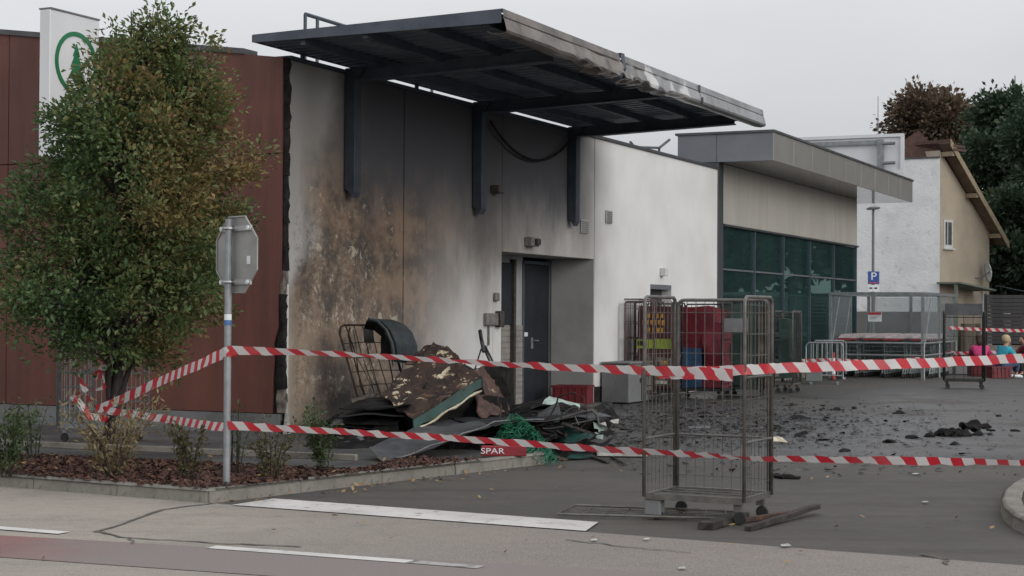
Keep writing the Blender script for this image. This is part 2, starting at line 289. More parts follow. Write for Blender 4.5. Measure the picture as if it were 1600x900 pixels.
    c = n.mix(n.sm(f, 0.35, 0.65), (0.165, 0.158, 0.147), (0.10, 0.096, 0.09)); c = n.mix(n.mul(n.sm(g, 0.48, 0.66), 0.35), c, (0.17, 0.14, 0.11)); n.set(c, 0.5, 0.4); M['cage'] = n.m
    M['cagewire'] = simple('dull_cage_wire', (0.185, 0.172, 0.155), (0.10, 0.094, 0.084), 6, 0.5, 0.5)
    M['cagedark'] = simple('burnt_cage_steel', (0.045, 0.043, 0.043), (0.025, 0.024, 0.024), 6, 0.6, 0.4)
    M['pinkcage'] = simple('pinkish_grey_cage_steel', (0.16, 0.115, 0.11), (0.10, 0.07, 0.068), 6, 0.5, 0.3)
    M['rustrod'] = simple('rust_brown_rod', (0.055, 0.033, 0.024), (0.022, 0.016, 0.014), 9, 0.8, 0.2)
    M['rubber'] = simple('black_rubber', (0.018, 0.018, 0.018), (0.03, 0.03, 0.03), 9, 0.7)
    M['greyplastic'] = simple('grey_plastic_plate', (0.16, 0.16, 0.165), (0.12, 0.12, 0.125), 9, 0.6)
    M['stickwhite'] = simple('white_sticker', (0.7, 0.72, 0.74), (0.6, 0.62, 0.64), 9, 0.5)
    M['stickblue'] = simple('blue_sticker', (0.06, 0.15, 0.34), (0.05, 0.12, 0.28), 9, 0.5)
    n = NT('red_white_tape'); uv = n.n('ShaderNodeUVMap').outputs[0]; a = n.xyz(uv)
    st = n.ma('FRACT', n.ma('MULTIPLY', n.ma('ADD', a[0], n.ma('MULTIPLY', a[1], 0.85)), 1 / 0.215))
    c = n.mix(n.sm(st, 0.49, 0.51), (0.56, 0.026, 0.042), (0.66, 0.64, 0.63)); c = n.mix(n.sm(n.noise(5, 4), 0.35, 0.75, 0, 0.22), c, (0.3, 0.25, 0.24))
    n.set(c, 0.38)
    d = n.n('ShaderNodeBsdfTranslucent'); n.l(c, d.inputs[0]); ms = n.n('ShaderNodeMixShader'); ms.inputs[0].default_value = 0.25
    n.l(n.p.outputs[0], ms.inputs[1]); n.l(d.outputs[0], ms.inputs[2]); n.l(ms.outputs[0], n.out.inputs[0]); M['tape'] = n.m
    n = NT('rust_burnt_panel'); f = n.noise(3.2, 6, 0.62); g = n.noise(11, 6, 0.7); h = n.noise(2.3, 3)
    c = n.mix(n.sm(g, 0.35, 0.65), (0.034, 0.019, 0.014), (0.016, 0.011, 0.010)); c = n.mix(n.mul(n.sm(f, 0.45, 0.62), 0.6), c, (0.06, 0.032, 0.022))
    pat = n.sm(n.noise(8.5, 7, 0.68), 0.565, 0.59)
    c = n.mix(n.sm(n.noise(8.5, 7, 0.68), 0.545, 0.57, 0, 0.5), c, (0.15, 0.08, 0.045)); pat = n.mul(pat, n.sm(h, 0.44, 0.54)); c = n.mix(pat, c, n.mix(n.sm(g, 0.4, 0.6), (0.56, 0.50, 0.36), (0.38, 0.30, 0.19)))
    n.set(c, 0.85); n.bump(g, 0.5, 0.02); M['burntpanel'] = n.m
    n = NT('rust_brown_panel'); g = n.noise(8, 6, 0.7); c = n.mix(n.sm(g, 0.35, 0.65), (0.10, 0.055, 0.042), (0.045, 0.026, 0.021)); c = n.mix(n.sm(n.noise(5, 6, 0.7), 0.60, 0.64), c, (0.42, 0.33, 0.22)); n.set(c, 0.85); M['rustpanel'] = n.m
    M['teal'] = simple('dark_teal_plastic', (0.011, 0.058, 0.047), (0.008, 0.032, 0.027), 5, 0.4)
    M['cream'] = simple('cream_seal', (0.55, 0.51, 0.40), (0.36, 0.30, 0.2), 8, 0.6)
    M['lid'] = simple('melted_green_black_plastic', (0.016, 0.022, 0.024), (0.030, 0.037, 0.040), 5, 0.6, bump=0.5, bsc=14)
    M['sheetgrey'] = simple('smoked_sheet_metal', (0.075, 0.077, 0.082), (0.115, 0.117, 0.122), 2.2, 0.42, 0.35, bump=0.2, bsc=8)
    M['sootmetal'] = simple('soot_black_metal', (0.020, 0.021, 0.024), (0.036, 0.037, 0.04), 4, 0.5, 0.2, bump=0.2, bsc=20)
    M['rail'] = simple('dull_rail_steel', (0.10, 0.098, 0.094), (0.055, 0.053, 0.05), 8, 0.5, 0.4)
    M['bracket'] = simple('charred_navy_steel', (0.026, 0.033, 0.045), (0.040, 0.048, 0.062), 3, 0.65, 0.0, bump=0.2, bsc=20)
    M['edgegrey'] = simple('bare_sheet_edge', (0.22, 0.22, 0.22), (0.12, 0.12, 0.12), 8, 0.5, 0.3)
    M['net'] = simple('green_net_cord', (0.010, 0.135, 0.068), (0.008, 0.085, 0.045), 8, 0.6)
    M['crate_red'] = simple('dull_red_plastic', (0.17, 0.016, 0.024), (0.12, 0.013, 0.018), 6, 0.5)
    M['bright_red'] = simple('red_sign_plastic', (0.25, 0.018, 0.025), (0.17, 0.014, 0.02), 6, 0.45)
    M['redbag'] = simple('crimson_plastic', (0.165, 0.018, 0.028), (0.10, 0.012, 0.019), 3.5, 0.45, bump=0.5, bsc=9)
    M['bluebag'] = simple('blue_plastic', (0.030, 0.085, 0.165), (0.02, 0.05, 0.10), 5, 0.45)
    M['yellowprint'] = simple('orange_yellow_print', (0.50, 0.27, 0.03), (0.4, 0.16, 0.025), 14, 0.6)
    M['maroon'] = simple('maroon_pack', (0.075, 0.02, 0.022), (0.05, 0.015, 0.018), 6, 0.6)
    M['lime'] = simple('lime_label', (0.30, 0.38, 0.03), (0.24, 0.30, 0.03), 6, 0.6)
    M['bagmix'] = simple('grimy_mixed_packaging', (0.20, 0.17, 0.14), (0.055, 0.045, 0.04), 7, 0.7, bump=0.4, bsc=15)
    M['greencover'] = simple('dark_green_cover', (0.030, 0.058, 0.050), (0.02, 0.036, 0.032), 2.4, 0.45, bump=0.4, bsc=7)
    M['olive'] = simple('olive_brown_film', (0.075, 0.066, 0.045), (0.035, 0.03, 0.022), 5, 0.6, bump=0.5, bsc=10)
    M['boxgrey'] = simple('grey_box_coating', (0.175, 0.178, 0.18), (0.14, 0.143, 0.145), 2, 0.6)
    M['paper'] = simple('dirty_white_scrap', (0.55, 0.55, 0.52), (0.32, 0.31, 0.28), 7, 0.8)
    M['mintscrap'] = simple('mint_white_scrap', (0.42, 0.52, 0.47), (0.28, 0.34, 0.31), 7, 0.6)
    n = NT('burnt_flake'); r = n.island(); c = n.mix(n.sm(r, 0.72, 1.0), (0.012, 0.012, 0.012), (0.10, 0.095, 0.09)); n.set(c, 0.6); M['flake'] = n.m
    M['wood'] = simple('charred_wood', (0.055, 0.045, 0.038), (0.022, 0.018, 0.017), 8, 0.85, bump=0.4, bsc=30)
    M['rustwood'] = simple('rusty_brown_bar', (0.12, 0.062, 0.04), (0.05, 0.03, 0.024), 8, 0.85)
    M['handle_red'] = simple('trolley_red_plastic', (0.42, 0.035, 0.045), (0.32, 0.03, 0.04), 8, 0.45)
    M['flap'] = simple('pale_pink_plastic', (0.50, 0.42, 0.415), (0.30, 0.25, 0.25), 8, 0.5)
    M['chrome'] = simple('trolley_wire', (0.32, 0.36, 0.36), (0.2, 0.235, 0.235), 8, 0.4, 0.5)
    M['pblue'] = simple('traffic_blue', (0.018, 0.07, 0.28), (0.015, 0.06, 0.24), 5, 0.45)
    # far house
    n = NT('painted_white_brickwork'); b = n.noise(1.0, 6, 0.65); c = n.mix(n.sm(b, 0.35, 0.7), (0.72, 0.73, 0.73), (0.62, 0.625, 0.63)); c = n.mix(n.mul(n.sm(n.noise(2.5, 7, 0.7), 0.56, 0.66), 0.35), c, (0.36, 0.35, 0.34)); n.set(c, 0.9); n.bump(n.noise(12, 6), 0.6, 0.03); M['whitehouse'] = n.m
    M['greyhouse'] = simple('grey_painted_base', (0.15, 0.145, 0.145), (0.12, 0.117, 0.117), 1.2, 0.85)
    M['beige'] = simple('beige_render', (0.44, 0.375, 0.29), (0.37, 0.315, 0.245), 0.8, 0.9, bump=0.2)
    M['rooftile'] = simple('redbrown_roof_tile', (0.115, 0.062, 0.05), (0.075, 0.045, 0.038), 3, 0.85, bump=0.5, bsc=12)
    M['eavewood'] = simple('tan_eave_board', (0.31, 0.245, 0.165), (0.25, 0.195, 0.13), 3, 0.7)
    M['soffitwood'] = simple('brown_soffit', (0.16, 0.115, 0.075), (0.12, 0.085, 0.055), 3, 0.8)
    M['winglass'] = simple('dim_window_glass', (0.05, 0.055, 0.055), (0.1, 0.11, 0.11), 2, 0.08)
    M['awning'] = simple('greygreen_awning', (0.16, 0.185, 0.15), (0.12, 0.14, 0.115), 3, 0.6)
    M['slat'] = simple('dark_fence_slat', (0.035, 0.032, 0.034), (0.022, 0.02, 0.022), 4, 0.6)
    M['lowwall'] = simple('tan_low_wall', (0.20, 0.165, 0.125), (0.13, 0.11, 0.09), 3, 0.9)
    # people
    M['skin'] = simple('skin', (0.50, 0.29, 0.21), (0.45, 0.25, 0.18), 8, 0.55)
    M['pink'] = simple('hot_pink_jacket', (0.60, 0.045, 0.19), (0.42, 0.03, 0.13), 14, 0.7)
    M['turq'] = simple('turquoise_jacket', (0.025, 0.36, 0.48), (0.02, 0.24, 0.33), 14, 0.7)
    M['jeans'] = simple('blue_denim', (0.055, 0.08, 0.15), (0.04, 0.058, 0.11), 12, 0.85)
    M['black'] = simple('black_cloth', (0.02, 0.02, 0.022), (0.03, 0.03, 0.032), 9, 0.85)
    M['hairbrown'] = simple('dark_brown_hair', (0.035, 0.018, 0.012), (0.055, 0.03, 0.02), 20, 0.6)
    M['hairblond'] = simple('blond_hair', (0.50, 0.40, 0.24), (0.38, 0.29, 0.16), 20, 0.6)
    M['maroonjk'] = simple('dark_red_jacket', (0.16, 0.02, 0.03), (0.11, 0.016, 0.022), 9, 0.75)
build_materials()
# ------------------------------------------------------------------ mesh helpers
class MB:
    def __init__(s): s.v = []; s.f = []; s.m = []; s.uv = None
    def add(s, vs, fs, mi=0):
        b = len(s.v); s.v += [tuple(p) for p in vs]; s.f += [tuple(i + b for i in f) for f in fs]; s.m += [mi] * len(fs); return s
    def box(s, a, b, mi=0, T=None):
        (x0, y0, z0), (x1, y1, z1) = a, b
        vs = [Vector(p) for p in ((x0, y0, z0), (x1, y0, z0), (x1, y1, z0), (x0, y1, z0), (x0, y0, z1), (x1, y0, z1), (x1, y1, z1), (x0, y1, z1))]
        if T is not None: vs = [T @ p for p in vs]
        return s.add(vs, [(0, 3, 2, 1), (4, 5, 6, 7), (0, 1, 5, 4), (1, 2, 6, 5), (2, 3, 7, 6), (3, 0, 4, 7)], mi)
    def prism(s, poly, d, mi=0):                    # poly: 3-D points, d: extrusion vector
        n = len(poly); d = Vector(d); vs = [Vector(p) for p in poly] + [Vector(p) + d for p in poly]
        return s.add(vs, [tuple(range(n))[::-1], tuple(range(n, 2 * n))] + [(i, (i + 1) % n, n + (i + 1) % n, n + i) for i in range(n)], mi)
    def tube(s, pts, r, n=6, mi=0, closed=False, cap=True):
        pts = [Vector(p) for p in pts]; k = len(pts); rs = r if isinstance(r, (list, tuple)) else [r] * k
        vs, fs, up = [], [], None
        for i, p in enumerate(pts):
            a = pts[(i - 1) % k] if (closed or i > 0) else p; b = pts[(i + 1) % k] if (closed or i < k - 1) else p
            t = (b - a); t = t.normalized() if t.length > 1e-9 else Vector((0, 0, 1))
            if up is None: up = Vector((0, 0, 1)) if abs(t.z) < 0.9 else Vector((1, 0, 0))
            x = up - t * up.dot(t); x = x.normalized() if x.length > 1e-6 else t.orthogonal().normalized(); up = x; y = t.cross(x)
            for j in range(n):
                an = 2 * pi * (j + 0.5) / n; vs.append(p + (x * cos(an) + y * sin(an)) * rs[i])
        for i in range(k if closed else k - 1):
            for j in range(n):
                a, b = i * n + j, i * n + (j + 1) % n; c, d = ((i + 1) % k) * n + (j + 1) % n, ((i + 1) % k) * n + j
                fs.append((a, b, c, d))
        if cap and not closed: fs += [tuple(range(n))[::-1], tuple(range((k - 1) * n, k * n))]
        return s.add(vs, fs, mi)
    def disc(s, c, r, ax, th, n=14, mi=0):           # a short cylinder
        ax = Vector(ax).normalized(); c = Vector(c); return s.tube([c - ax * th / 2, c + ax * th / 2], r, n, mi)
    def sheet(s, P, mi=0, th=0.0):                   # P: grid of points -> surface, optionally with thickness
        R, C = len(P), len(P[0]); vs = [p for row in P for p in row]
        fs = [(i * C + j, i * C + j + 1, (i + 1) * C + j + 1, (i + 1) * C + j) for i in range(R - 1) for j in range(C - 1)]
        if th:
            n = (Vector(P[0][1]) - Vector(P[0][0])).cross(Vector(P[1][0]) - Vector(P[0][0])).normalized() * th
            m = len(vs); vs = vs + [Vector(p) + n for p in vs]; fs = fs + [tuple(x + m for x in f)[::-1] for f in fs]
            ed = [i for i in range(C)] + [i * C + C - 1 for i in range(1, R)] + [(R - 1) * C + j for j in range(C - 2, -1, -1)] + [i * C for i in range(R - 2, 0, -1)]
            fs += [(ed[(k + 1) % len(ed)], ed[k], ed[k] + m, ed[(k + 1) % len(ed)] + m) for k in range(len(ed))]
        return s.add(vs, fs, mi)
    def build(s, name, mats, parent=None, smooth=False, bevel=0.0, loc=None, rotz=0.0):
        me = bpy.data.meshes.new(name); me.from_pydata(s.v, [], s.f)
        for m in (mats if isinstance(mats, (list, tuple)) else [mats]): me.materials.append(M[m] if isinstance(m, str) else m)
        if len(me.polygons): me.polygons.foreach_set('material_index', s.m)
        bm = bmesh.new(); bm.from_mesh(me); bmesh.ops.recalc_face_normals(bm, faces=bm.faces)
        if bevel: bmesh.ops.bevel(bm, geom=[e for e in bm.edges if len(e.link_faces) == 2 and e.calc_face_angle(0) > 0.5], offset=bevel, segments=1, affect='EDGES', clamp_overlap=True)
        bm.to_mesh(me); bm.free()
        if smooth: me.polygons.foreach_set('use_smooth', [True] * len(me.polygons))
        me.update(); o = bpy.data.objects.new(name, me); COL.objects.link(o)
        if parent is not None: o.parent = parent
        if loc is not None: o.location = loc
        if rotz: o.rotation_euler = (0, 0, rotz)
        return o
def box(a, b): return MB().box(a, b)
def tag(o, label=None, cat=None, group=None, kind=None):
    for k, v in (('label', label), ('category', cat), ('group', group), ('kind', kind)):
        if v: o[k] = v
    return o
def empty(name, loc=(0, 0, 0), rz=0.0, parent=None):
    o = bpy.data.objects.new(name, None); COL.objects.link(o); o.location = loc; o.rotation_euler = (0, 0, rz); o.empty_display_size = 0.2
    if parent is not None: o.parent = parent
    return o
def thing(name, label, cat, loc=(0, 0, 0), rz=0.0, group=None): return tag(empty(name, loc, rz), label, cat, group)
KIDS = {}
def copy_tree(o, parent=None):
    c = o.copy(); COL.objects.link(c)
    if parent is not None: c.parent = parent
    for ch in [x for x in ALLOBJ() if x.parent == o]: copy_tree(ch, c)
    return c
def ALLOBJ(): return list(COL.objects)
def clone(o, name, parent):                       # one more piece that shares its mesh
    c = o.copy(); c.name = name; COL.objects.link(c); c.parent = parent; return c
def piece(name, me, mat_unused, parent, loc, rot=(0, 0, 0), scale=(1, 1, 1)):
    o = bpy.data.objects.new(name, me); COL.objects.link(o); o.parent = parent; o.location = loc; o.rotation_euler = rot; o.scale = scale; return o
def rnd(a, b): return random.uniform(a, b)
def text_mesh(name, body, size, mat, parent, mtx, sx=1.0):
    cu = bpy.data.curves.new(name, 'FONT'); cu.body = body; cu.size = size; cu.align_x = 'CENTER'; cu.align_y = 'CENTER'; cu.extrude = 0.002
    tmp = bpy.data.objects.new(name, cu); COL.objects.link(tmp); dg = bpy.context.evaluated_depsgraph_get()
    me = bpy.data.meshes.new_from_object(tmp.evaluated_get(dg)); bpy.data.objects.remove(tmp); bpy.data.curves.remove(cu)
    me.materials.clear(); me.materials.append(M[mat]); o = bpy.data.objects.new(name, me); COL.objects.link(o); o.parent = parent
    o.matrix_local = mtx @ Matrix.Diagonal((sx, 1, 1, 1)); return o
# ------------------------------------------------------------------ ground, street, kerbs
def flat(name, pts, z, mat, kind='structure'):
    o = MB().add([(p[0], p[1], z) for p in pts], [tuple(range(len(pts)))]).build(name, mat); return tag(o, kind=kind)
flat('ground', [(-900, -300), (900, -300), (900, 1500), (-900, 1500)], 0.0, 'carpark')
C0 = gp(325, 787); C1 = gp(838, 727)
KD = Vector((-0.868, 0.497, 0)).normalized()
LD = (gp(1600, 885) - C0).normalized()
K0 = C0 + KD * 14
LN = Vector((-LD.y, LD.x, 0))
road = flat('road', [C0 + LN * 0.02, C0 + KD * 40 + LN * 1.0, C0 + KD * 40 - LN * 40, C0 + LD * 60 - LN * 40, C0 + LD * 60], 0.004, 'road')
# red lane: between the dashed line and the near edge
a, b = gp(0, 838), gp(1180, 905); c, d = gp(620, 925), gp(0, 878)
def along(p, q, k): return p + (q - p) * k
flat('bike_lane', [a + (a - b) * 1.5, b, gp(900, 935), d + (d - c) * 2.0], 0.008, 'redlane')
def stripe(name, p, q, wd, mat, z=0.012):
    p, q = Vector(p), Vector(q); n = Vector((-(q - p).y, (q - p).x, 0)).normalized() * wd / 2
    return flat(name, [p - n, q - n, q + n, p + n], z, mat)
o = flat('road_marking', [gp(362, 791), gp(428, 781), gp(935, 818), gp(915, 832)], 0.012, 'paint'); o.name = 'stop_line'
stripe('lane_marking', gp(-400, 795), gp(100, 835), 0.13, 'paint'); stripe('lane_marking', gp(330, 857), gp(640, 880), 0.13, 'paint')
stripe('lane_marking', gp(640, 880), gp(752, 889), 0.12, 'wornpaint')
def crack(pts, wd):
    P = [gp(*p) for p in pts]; Q = []
    for i in range(len(P) - 1):
        for k in range(6): Q.append(P[i].lerp(P[i + 1], k / 6) + Vector((rnd(-.02, .02), rnd(-.03, .03), 0)))
    Q.append(P[-1]); m = MB(); vs = []
    for i, p in enumerate(Q):
        t = (Q[min(i + 1, len(Q) - 1)] - Q[max(i - 1, 0)]).normalized(); n = Vector((-t.y, t.x, 0)) * wd * rnd(.5, 1.2) / 2; vs += [p - n, p + n]
    m.add([(v.x, v.y, 0.010) for v in vs], [(2 * i, 2 * i + 1, 2 * i + 3, 2 * i + 2) for i in range(len(Q) - 1)])
    tag(m.build('road_crack', 'crack'), kind='structure')
crack([(335, 787), (255, 798), (152, 832), (200, 842), (330, 850), (470, 856)], 0.035)
crack([(880, 845), (1000, 858), (1080, 866)], 0.02); crack([(1440, 866), (1480, 876), (1475, 884)], 0.03); crack([(200, 842), (206, 852)], 0.03)
# raised island
C2 = C1 + Vector((0.12, 0.55, 0)); C3 = C1 + Vector((-0.35, 1.05, 0))
isl = [K0, C0, C1 - (C1 - C0).normalized() * 0.25, C1 + Vector((0.09, 0.12, 0)), C2, C3, LW(4.2, 0.0, 0), LW(0, 0.0, 0), LW(0, 14, 0)]
tag(flat('pavement', isl, 0.100, 'paving'))
BE0, BE1 = gp(560, 737, .1), gp(20, 712, .1); BD = (BE1 - BE0).normalized()
R1 = C0 + (C1 - C0) * 0.80
tag(flat('planting_bed', [K0 - KD.cross(Vector((0, 0, 1))) * 0.0, C0 + (C1 - C0).normalized() * 0.1, R1, gp(640, 716, .1), BE0, BE0 + BD * 14], 0.112, 'soil'))
def kerb_run(parent, pts, inner, ln=1.0, wd=0.13, h=0.118):
    """stones laid along the polyline pts; inner = side of the island (+1 left of travel)"""
    for i in range(len(pts) - 1):
        p, q = Vector(pts[i]), Vector(pts[i + 1]); L_ = (q - p).length; k = max(1, round(L_ / ln)); st = L_ / k; t = (q - p).normalized(); n = Vector((-t.y, t.x, 0)) * inner
        for j in range(k):
            m = MB(); x0, x1 = 0.004, st - 0.004; dz = rnd(-.004, .004)
            prof = [(0, -0.05), (0.012, h - 0.02 + dz), (0.03, h + dz), (wd, h + dz), (wd, -0.05)]
            a_ = [Vector((x0, y * inner, z)) for y, z in prof]; m.prism(a_, (x1 - x0, 0, 0))
            o = m.build('kerb_stone', 'kerb', parent, bevel=0.006); o.location = p + t * (j * st) + n * rnd(-.006, .006); o.rotation_euler = (0, rnd(-.003, .003), atan2(t.y, t.x))
kb = tag(empty('kerb'), kind='structure')
kerb_run(kb, [K0, C0 + KD * 0.02], 1); kerb_run(kb, [C0 + (C1 - C0).normalized() * 0.02, C1 - (C1 - C0).normalized() * 0.25, C1 + Vector((0.09, 0.12, 0)), C2, C3], 1)
eb = tag(empty('bed_edging'), kind='structure')
for k in range(12):
    o = MB().box((0.005, 0, 0), (0.99, 0.06, 0.06)).build('edging_stone', 'kerb', eb, bevel=0.006); o.location = BE0 + BD * (k * 1.0) + Vector((0, 0, .1 + rnd(-.004, .004))); o.rotation_euler = (0, 0, atan2(BD.y, BD.x))
# kerb of the island that enters at the right edge
rp = [gp(*q) for q in ((1660, 748), (1625, 754), (1600, 763), (1580, 774), (1567, 786), (1563, 799), (1567, 813), (1580, 825), (1600, 835), (1640, 846))]
RX = [rp[0] + Vector((6, 2.5, 0))] + rp + [rp[-1] + Vector((6, -2.9, 0))]
kb2 = tag(empty('traffic_island_kerb'), kind='structure'); kerb_run(kb2, RX, 1, 0.6, 0.16)
tag(flat('traffic_island', RX, 0.095, 'soil'))
# mulch
def inpoly(p, poly):
    c = False; j = len(poly) - 1
    for i in range(len(poly)):
        if (poly[i].y > p.y) != (poly[j].y > p.y) and p.x < (poly[j].x - poly[i].x) * (p.y - poly[i].y) / (poly[j].y - poly[i].y) + poly[i].x: c = not c
        j = i
    return c
def flakes(name, mat, n, sampler, smin, smax, z, tilt=0.5, kind='stuff', lift=0.03, bias=1.0):
    m = MB()
    for _ in range(n):
        p = sampler()
        if p is None: continue
        s = smin + (smax - smin) * random.random() ** bias; q = Euler((rnd(-tilt, tilt), rnd(-tilt, tilt), rnd(0, 6.3))).to_matrix(); asp = rnd(0.3, 0.8)
        k = random.choice((4, 5)); P = [q @ Vector((cos(2 * pi * i / k) * s * rnd(.7, 1.2), sin(2 * pi * i / k) * s * asp * rnd(.7, 1.2), rnd(-.12, .12) * s)) + Vector((p.x, p.y, z + rnd(0.2, 1) * lift)) for i in range(k)]
        m.add(P, [tuple(range(k))])
    return tag(m.build(name, mat), kind=kind)
bedpoly = [K0, C0, R1, gp(640, 716, .1), BE0, BE0 + BD * 14]
def bedpt():
    for _ in range(60):
        p = Vector((rnd(-8, 0), rnd(13.8, 22), 0))
        if inpoly(p, bedpoly): 
            q = p - C0; nn = KD.cross(Vector((0, 0, 1))) 
            return p
ml = flakes('mulch', 'chips', 8500, bedpt, 0.010, 0.040, 0.112, 0.6)
def litter_pt():
    r = random.random()
    if r < 0.4: return bedpt()
    if r < 0.75: return C0 + (C1 - C0) * rnd(0, 1.0) + Vector((rnd(-0.15, .3), rnd(-.45, .0), 0))
    return Vector((rnd(-3, 4), rnd(10.5, 17), 0))
m = MB()
for _ in range(230):
    p = litter_pt()
    if p is None: continue
    z = 0.15 if inpoly(p, isl) else 0.014
    s = rnd(.018, .038); q = Euler((rnd(-.5, .5), rnd(-.5, .5), rnd(0, 6.3))).to_matrix(); B = Vector((p.x, p.y, z + s * .3))
    m.add([B + q @ Vector(v) for v in ((-s, 0, 0), (0, -s * .5, s * .15), (s, 0, s * .25), (0, s * .5, s * .15))], [(0, 1, 2), (0, 2, 3)])
tag(m.build('fallen_leaves', 'dryleaf'), kind='stuff')
# ------------------------------------------------------------------ the supermarket
bld = thing('supermarket_building', 'fire-damaged single-storey supermarket with rust red end, sooted pale side wall and green glass front', 'building', O, BROT)
WT = 4.69; S1, S2, S3, S4, S5 = 2.93, 6.10, 9.88, 16.80, 29.45
NZ = 2.55; ND = 0.82
box((0.02, 0, 0), (S1 - .018, .25, WT)).build('wall_panel', 'wall', bld, bevel=.006)
box((S1 + .018, 0, 0), (S2 - .012, .25, WT)).build('wall_panel', 'wall', bld, bevel=.006)
box((S2 + .008, 0, NZ), (S3 - .008, .25, WT)).build('wall_panel', 'wall', bld, bevel=.006)
dx0, dx1, dz = lp(1016, 445).x, lp(1049, 445).x, lp(1033, 445).z
box((S3 + .012, 0, 0), (dx0, .25, WT)).box((dx1, 0, 0), (S4, .25, WT)).box((dx0, 0, dz), (dx1, .25, WT)).build('wall_panel', 'wall', bld)
box((0.03, .26, 0), (S3 - .02, .30, WT - .1)).build('wall_backing', 'char', bld) if False else None
# joint backing (dark) behind the panel joints
for s in (S1, S2, S3): box((s - .06, .1, NZ if s > 6 else 0.1), (s + .06, .24, WT - .05)).build('joint_seal', 'char', bld)
box((S3 + .02, -.012, .02), (dx0, -.002, .30)).box((dx1, -.012, .02), (S4, -.002, .30)).build('wall_plinth', 'char', bld)
box((-.02, -.04, WT + .002), (S3 - 0.2, .28, WT + .05)).build('coping', 'charmetal', bld, bevel=.006)
box((S3 - 0.19, -.04, WT + .002), (S4 - .01, .28, WT + .06)).build('coping', 'darkgrey', bld, bevel=.006)
# recessed delivery door niche
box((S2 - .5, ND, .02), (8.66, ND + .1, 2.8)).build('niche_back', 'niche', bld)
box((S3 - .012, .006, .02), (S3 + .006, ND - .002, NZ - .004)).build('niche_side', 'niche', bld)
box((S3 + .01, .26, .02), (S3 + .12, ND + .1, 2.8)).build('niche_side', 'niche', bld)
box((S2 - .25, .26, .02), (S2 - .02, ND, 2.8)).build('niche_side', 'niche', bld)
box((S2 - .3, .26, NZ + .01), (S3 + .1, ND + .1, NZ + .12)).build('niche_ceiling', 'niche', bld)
box((S2 - .3, -.3, .0), (S3 + .1, ND + .1, .03)).build('niche_step', 'paving', bld)
d0 = lp(818, 450, ND).x; d1 = S3 - .04
dr = box((d0, ND + .03, .03), (d1, ND + .09, 2.44)).build('door', 'doorblue', bld, bevel=.008); dr['label'] = 'sooty dark blue steel door in the recess'
box((d0 - .06, ND - .02, .03), (d0 - .002, ND + .08, 2.5)).box((d0 - .06, ND - .02, 2.445), (d1, ND + .08, 2.5)).build('door_frame', 'charmetal', bld)
hp = lp(838, 532, ND)
MB().tube([(hp.x - .13, ND + .03, hp.z), (hp.x - .13, ND - .035, hp.z), (hp.x + .02, ND - .035, hp.z)], .011, 6).box((hp.x - .17, ND + .018, hp.z - .14), (hp.x - .09, ND + .03, hp.z + .05)).build('handle', 'steel', dr)
tp = lp(823, 523, ND); box((tp.x - .05, ND + .02, tp.z - .03), (tp.x + .09, ND + .029, tp.z + .04)).build('door_label', 'stickwhite', dr)
# second leaf standing dark beside it, tiled dado
x0 = lp(786, 450, ND).x; x1 = lp(797, 450, ND).x
box((x0 - .5, ND - .05, 1.40), (x1 - .02, ND - .004, 2.44)).build('side_door', 'doorblue', bld, bevel=.006)
box((x1 - .02, ND - .09, .03), (x1 + .06, ND - .004, 2.5)).build('door_post', 'lampdark', bld)
tz = 1.40
td = empty('tile_dado', parent=bld)
tile = None
for (xa, xb) in ((x0 - .45, x1 - .03), (x1 + .07, d0 - .07)):
    nx = max(1, round((xb - xa) / .30)); w_ = (xb - xa) / nx
    for i in range(nx):
        for j in range(14):
            o = box((xa + i * w_ + .004, ND - .022, .04 + j * .097), (xa + (i + 1) * w_ - .004, ND - .001, .04 + (j + 1) * .097 - .009)).build('tile', 'tile', td)
# delivery door high behind the roll cages
box((dx0, .2, .02), (dx1, .26, dz)).build('delivery_door', 'darkgrey', bld)
box((dx0 + .02, .0, dz + .001 - .09), (dx1 - .02, .19, dz - .004)).build('door_lintel', 'bluegrey', bld)
# fittings on the wall
def fitting(name, px, py, sx, sz, dp_, mat, part_mat=None, label=None):
    c = lp(px, py); o = box((c.x - sx / 2, -dp_, c.z - sz / 2), (c.x + sx / 2, -.003, c.z + sz / 2)).build(name, mat, bld, bevel=.012)
    if label: o['label'] = label
    return o, c
o, c = fitting('wall_lamp', 825, 378, .30, .15, .14, 'lampgrey'); box((c.x - .05, -.20, c.z - .05), (c.x + .08, -.141, c.z + .05)).build('lamp_glass', 'lampdark', o, bevel=.01)
o, c = fitting('wall_lamp', 770, 296, .20, .12, .16, 'lampdark')
o, c = fitting('wall_lamp', 1033, 425, .16, .16, .12, 'lampwhite')
o, c = fitting('bell_box', 773, 464, .13, .13, .06, 'lampgrey')
o, c = fitting('control_box', 764, 499, .40, .19, .07, 'lampgrey'); box((c.x + .21, -.10, c.z - .12), (c.x + .36, -.003, c.z + .13)).build('switch_panel', 'lampdark', o, bevel=.01)
box((c.x - .06, -.03, c.z - .4), (c.x - .03, -.004, c.z - .1)).build('conduit', 'lampgrey', o)
for (px, py, sx, sz) in ((912, 354, .34, .24), (950, 339, .30, .24)):
    o, c = fitting('wall_vent', px, py, sx, sz, .03, 'niche')
    m = MB()
    for k in range(6): m.box((c.x - sx / 2 + .03, -.042, c.z - sz / 2 + .025 + k * .034), (c.x + sx / 2 - .03, -.031, c.z - sz / 2 + .04 + k * .034))
    m.build('vent_louvre', 'boxgrey', o)
# roof slab and hidden walls
box((.3, .3, 4.2), (S5 - .2, 12, 4.38)).build('roof', 'flash', bld)
box((0.05, 12, 0), (S5, 12.2, 4.3)).build('rear_wall', 'plinth', bld)
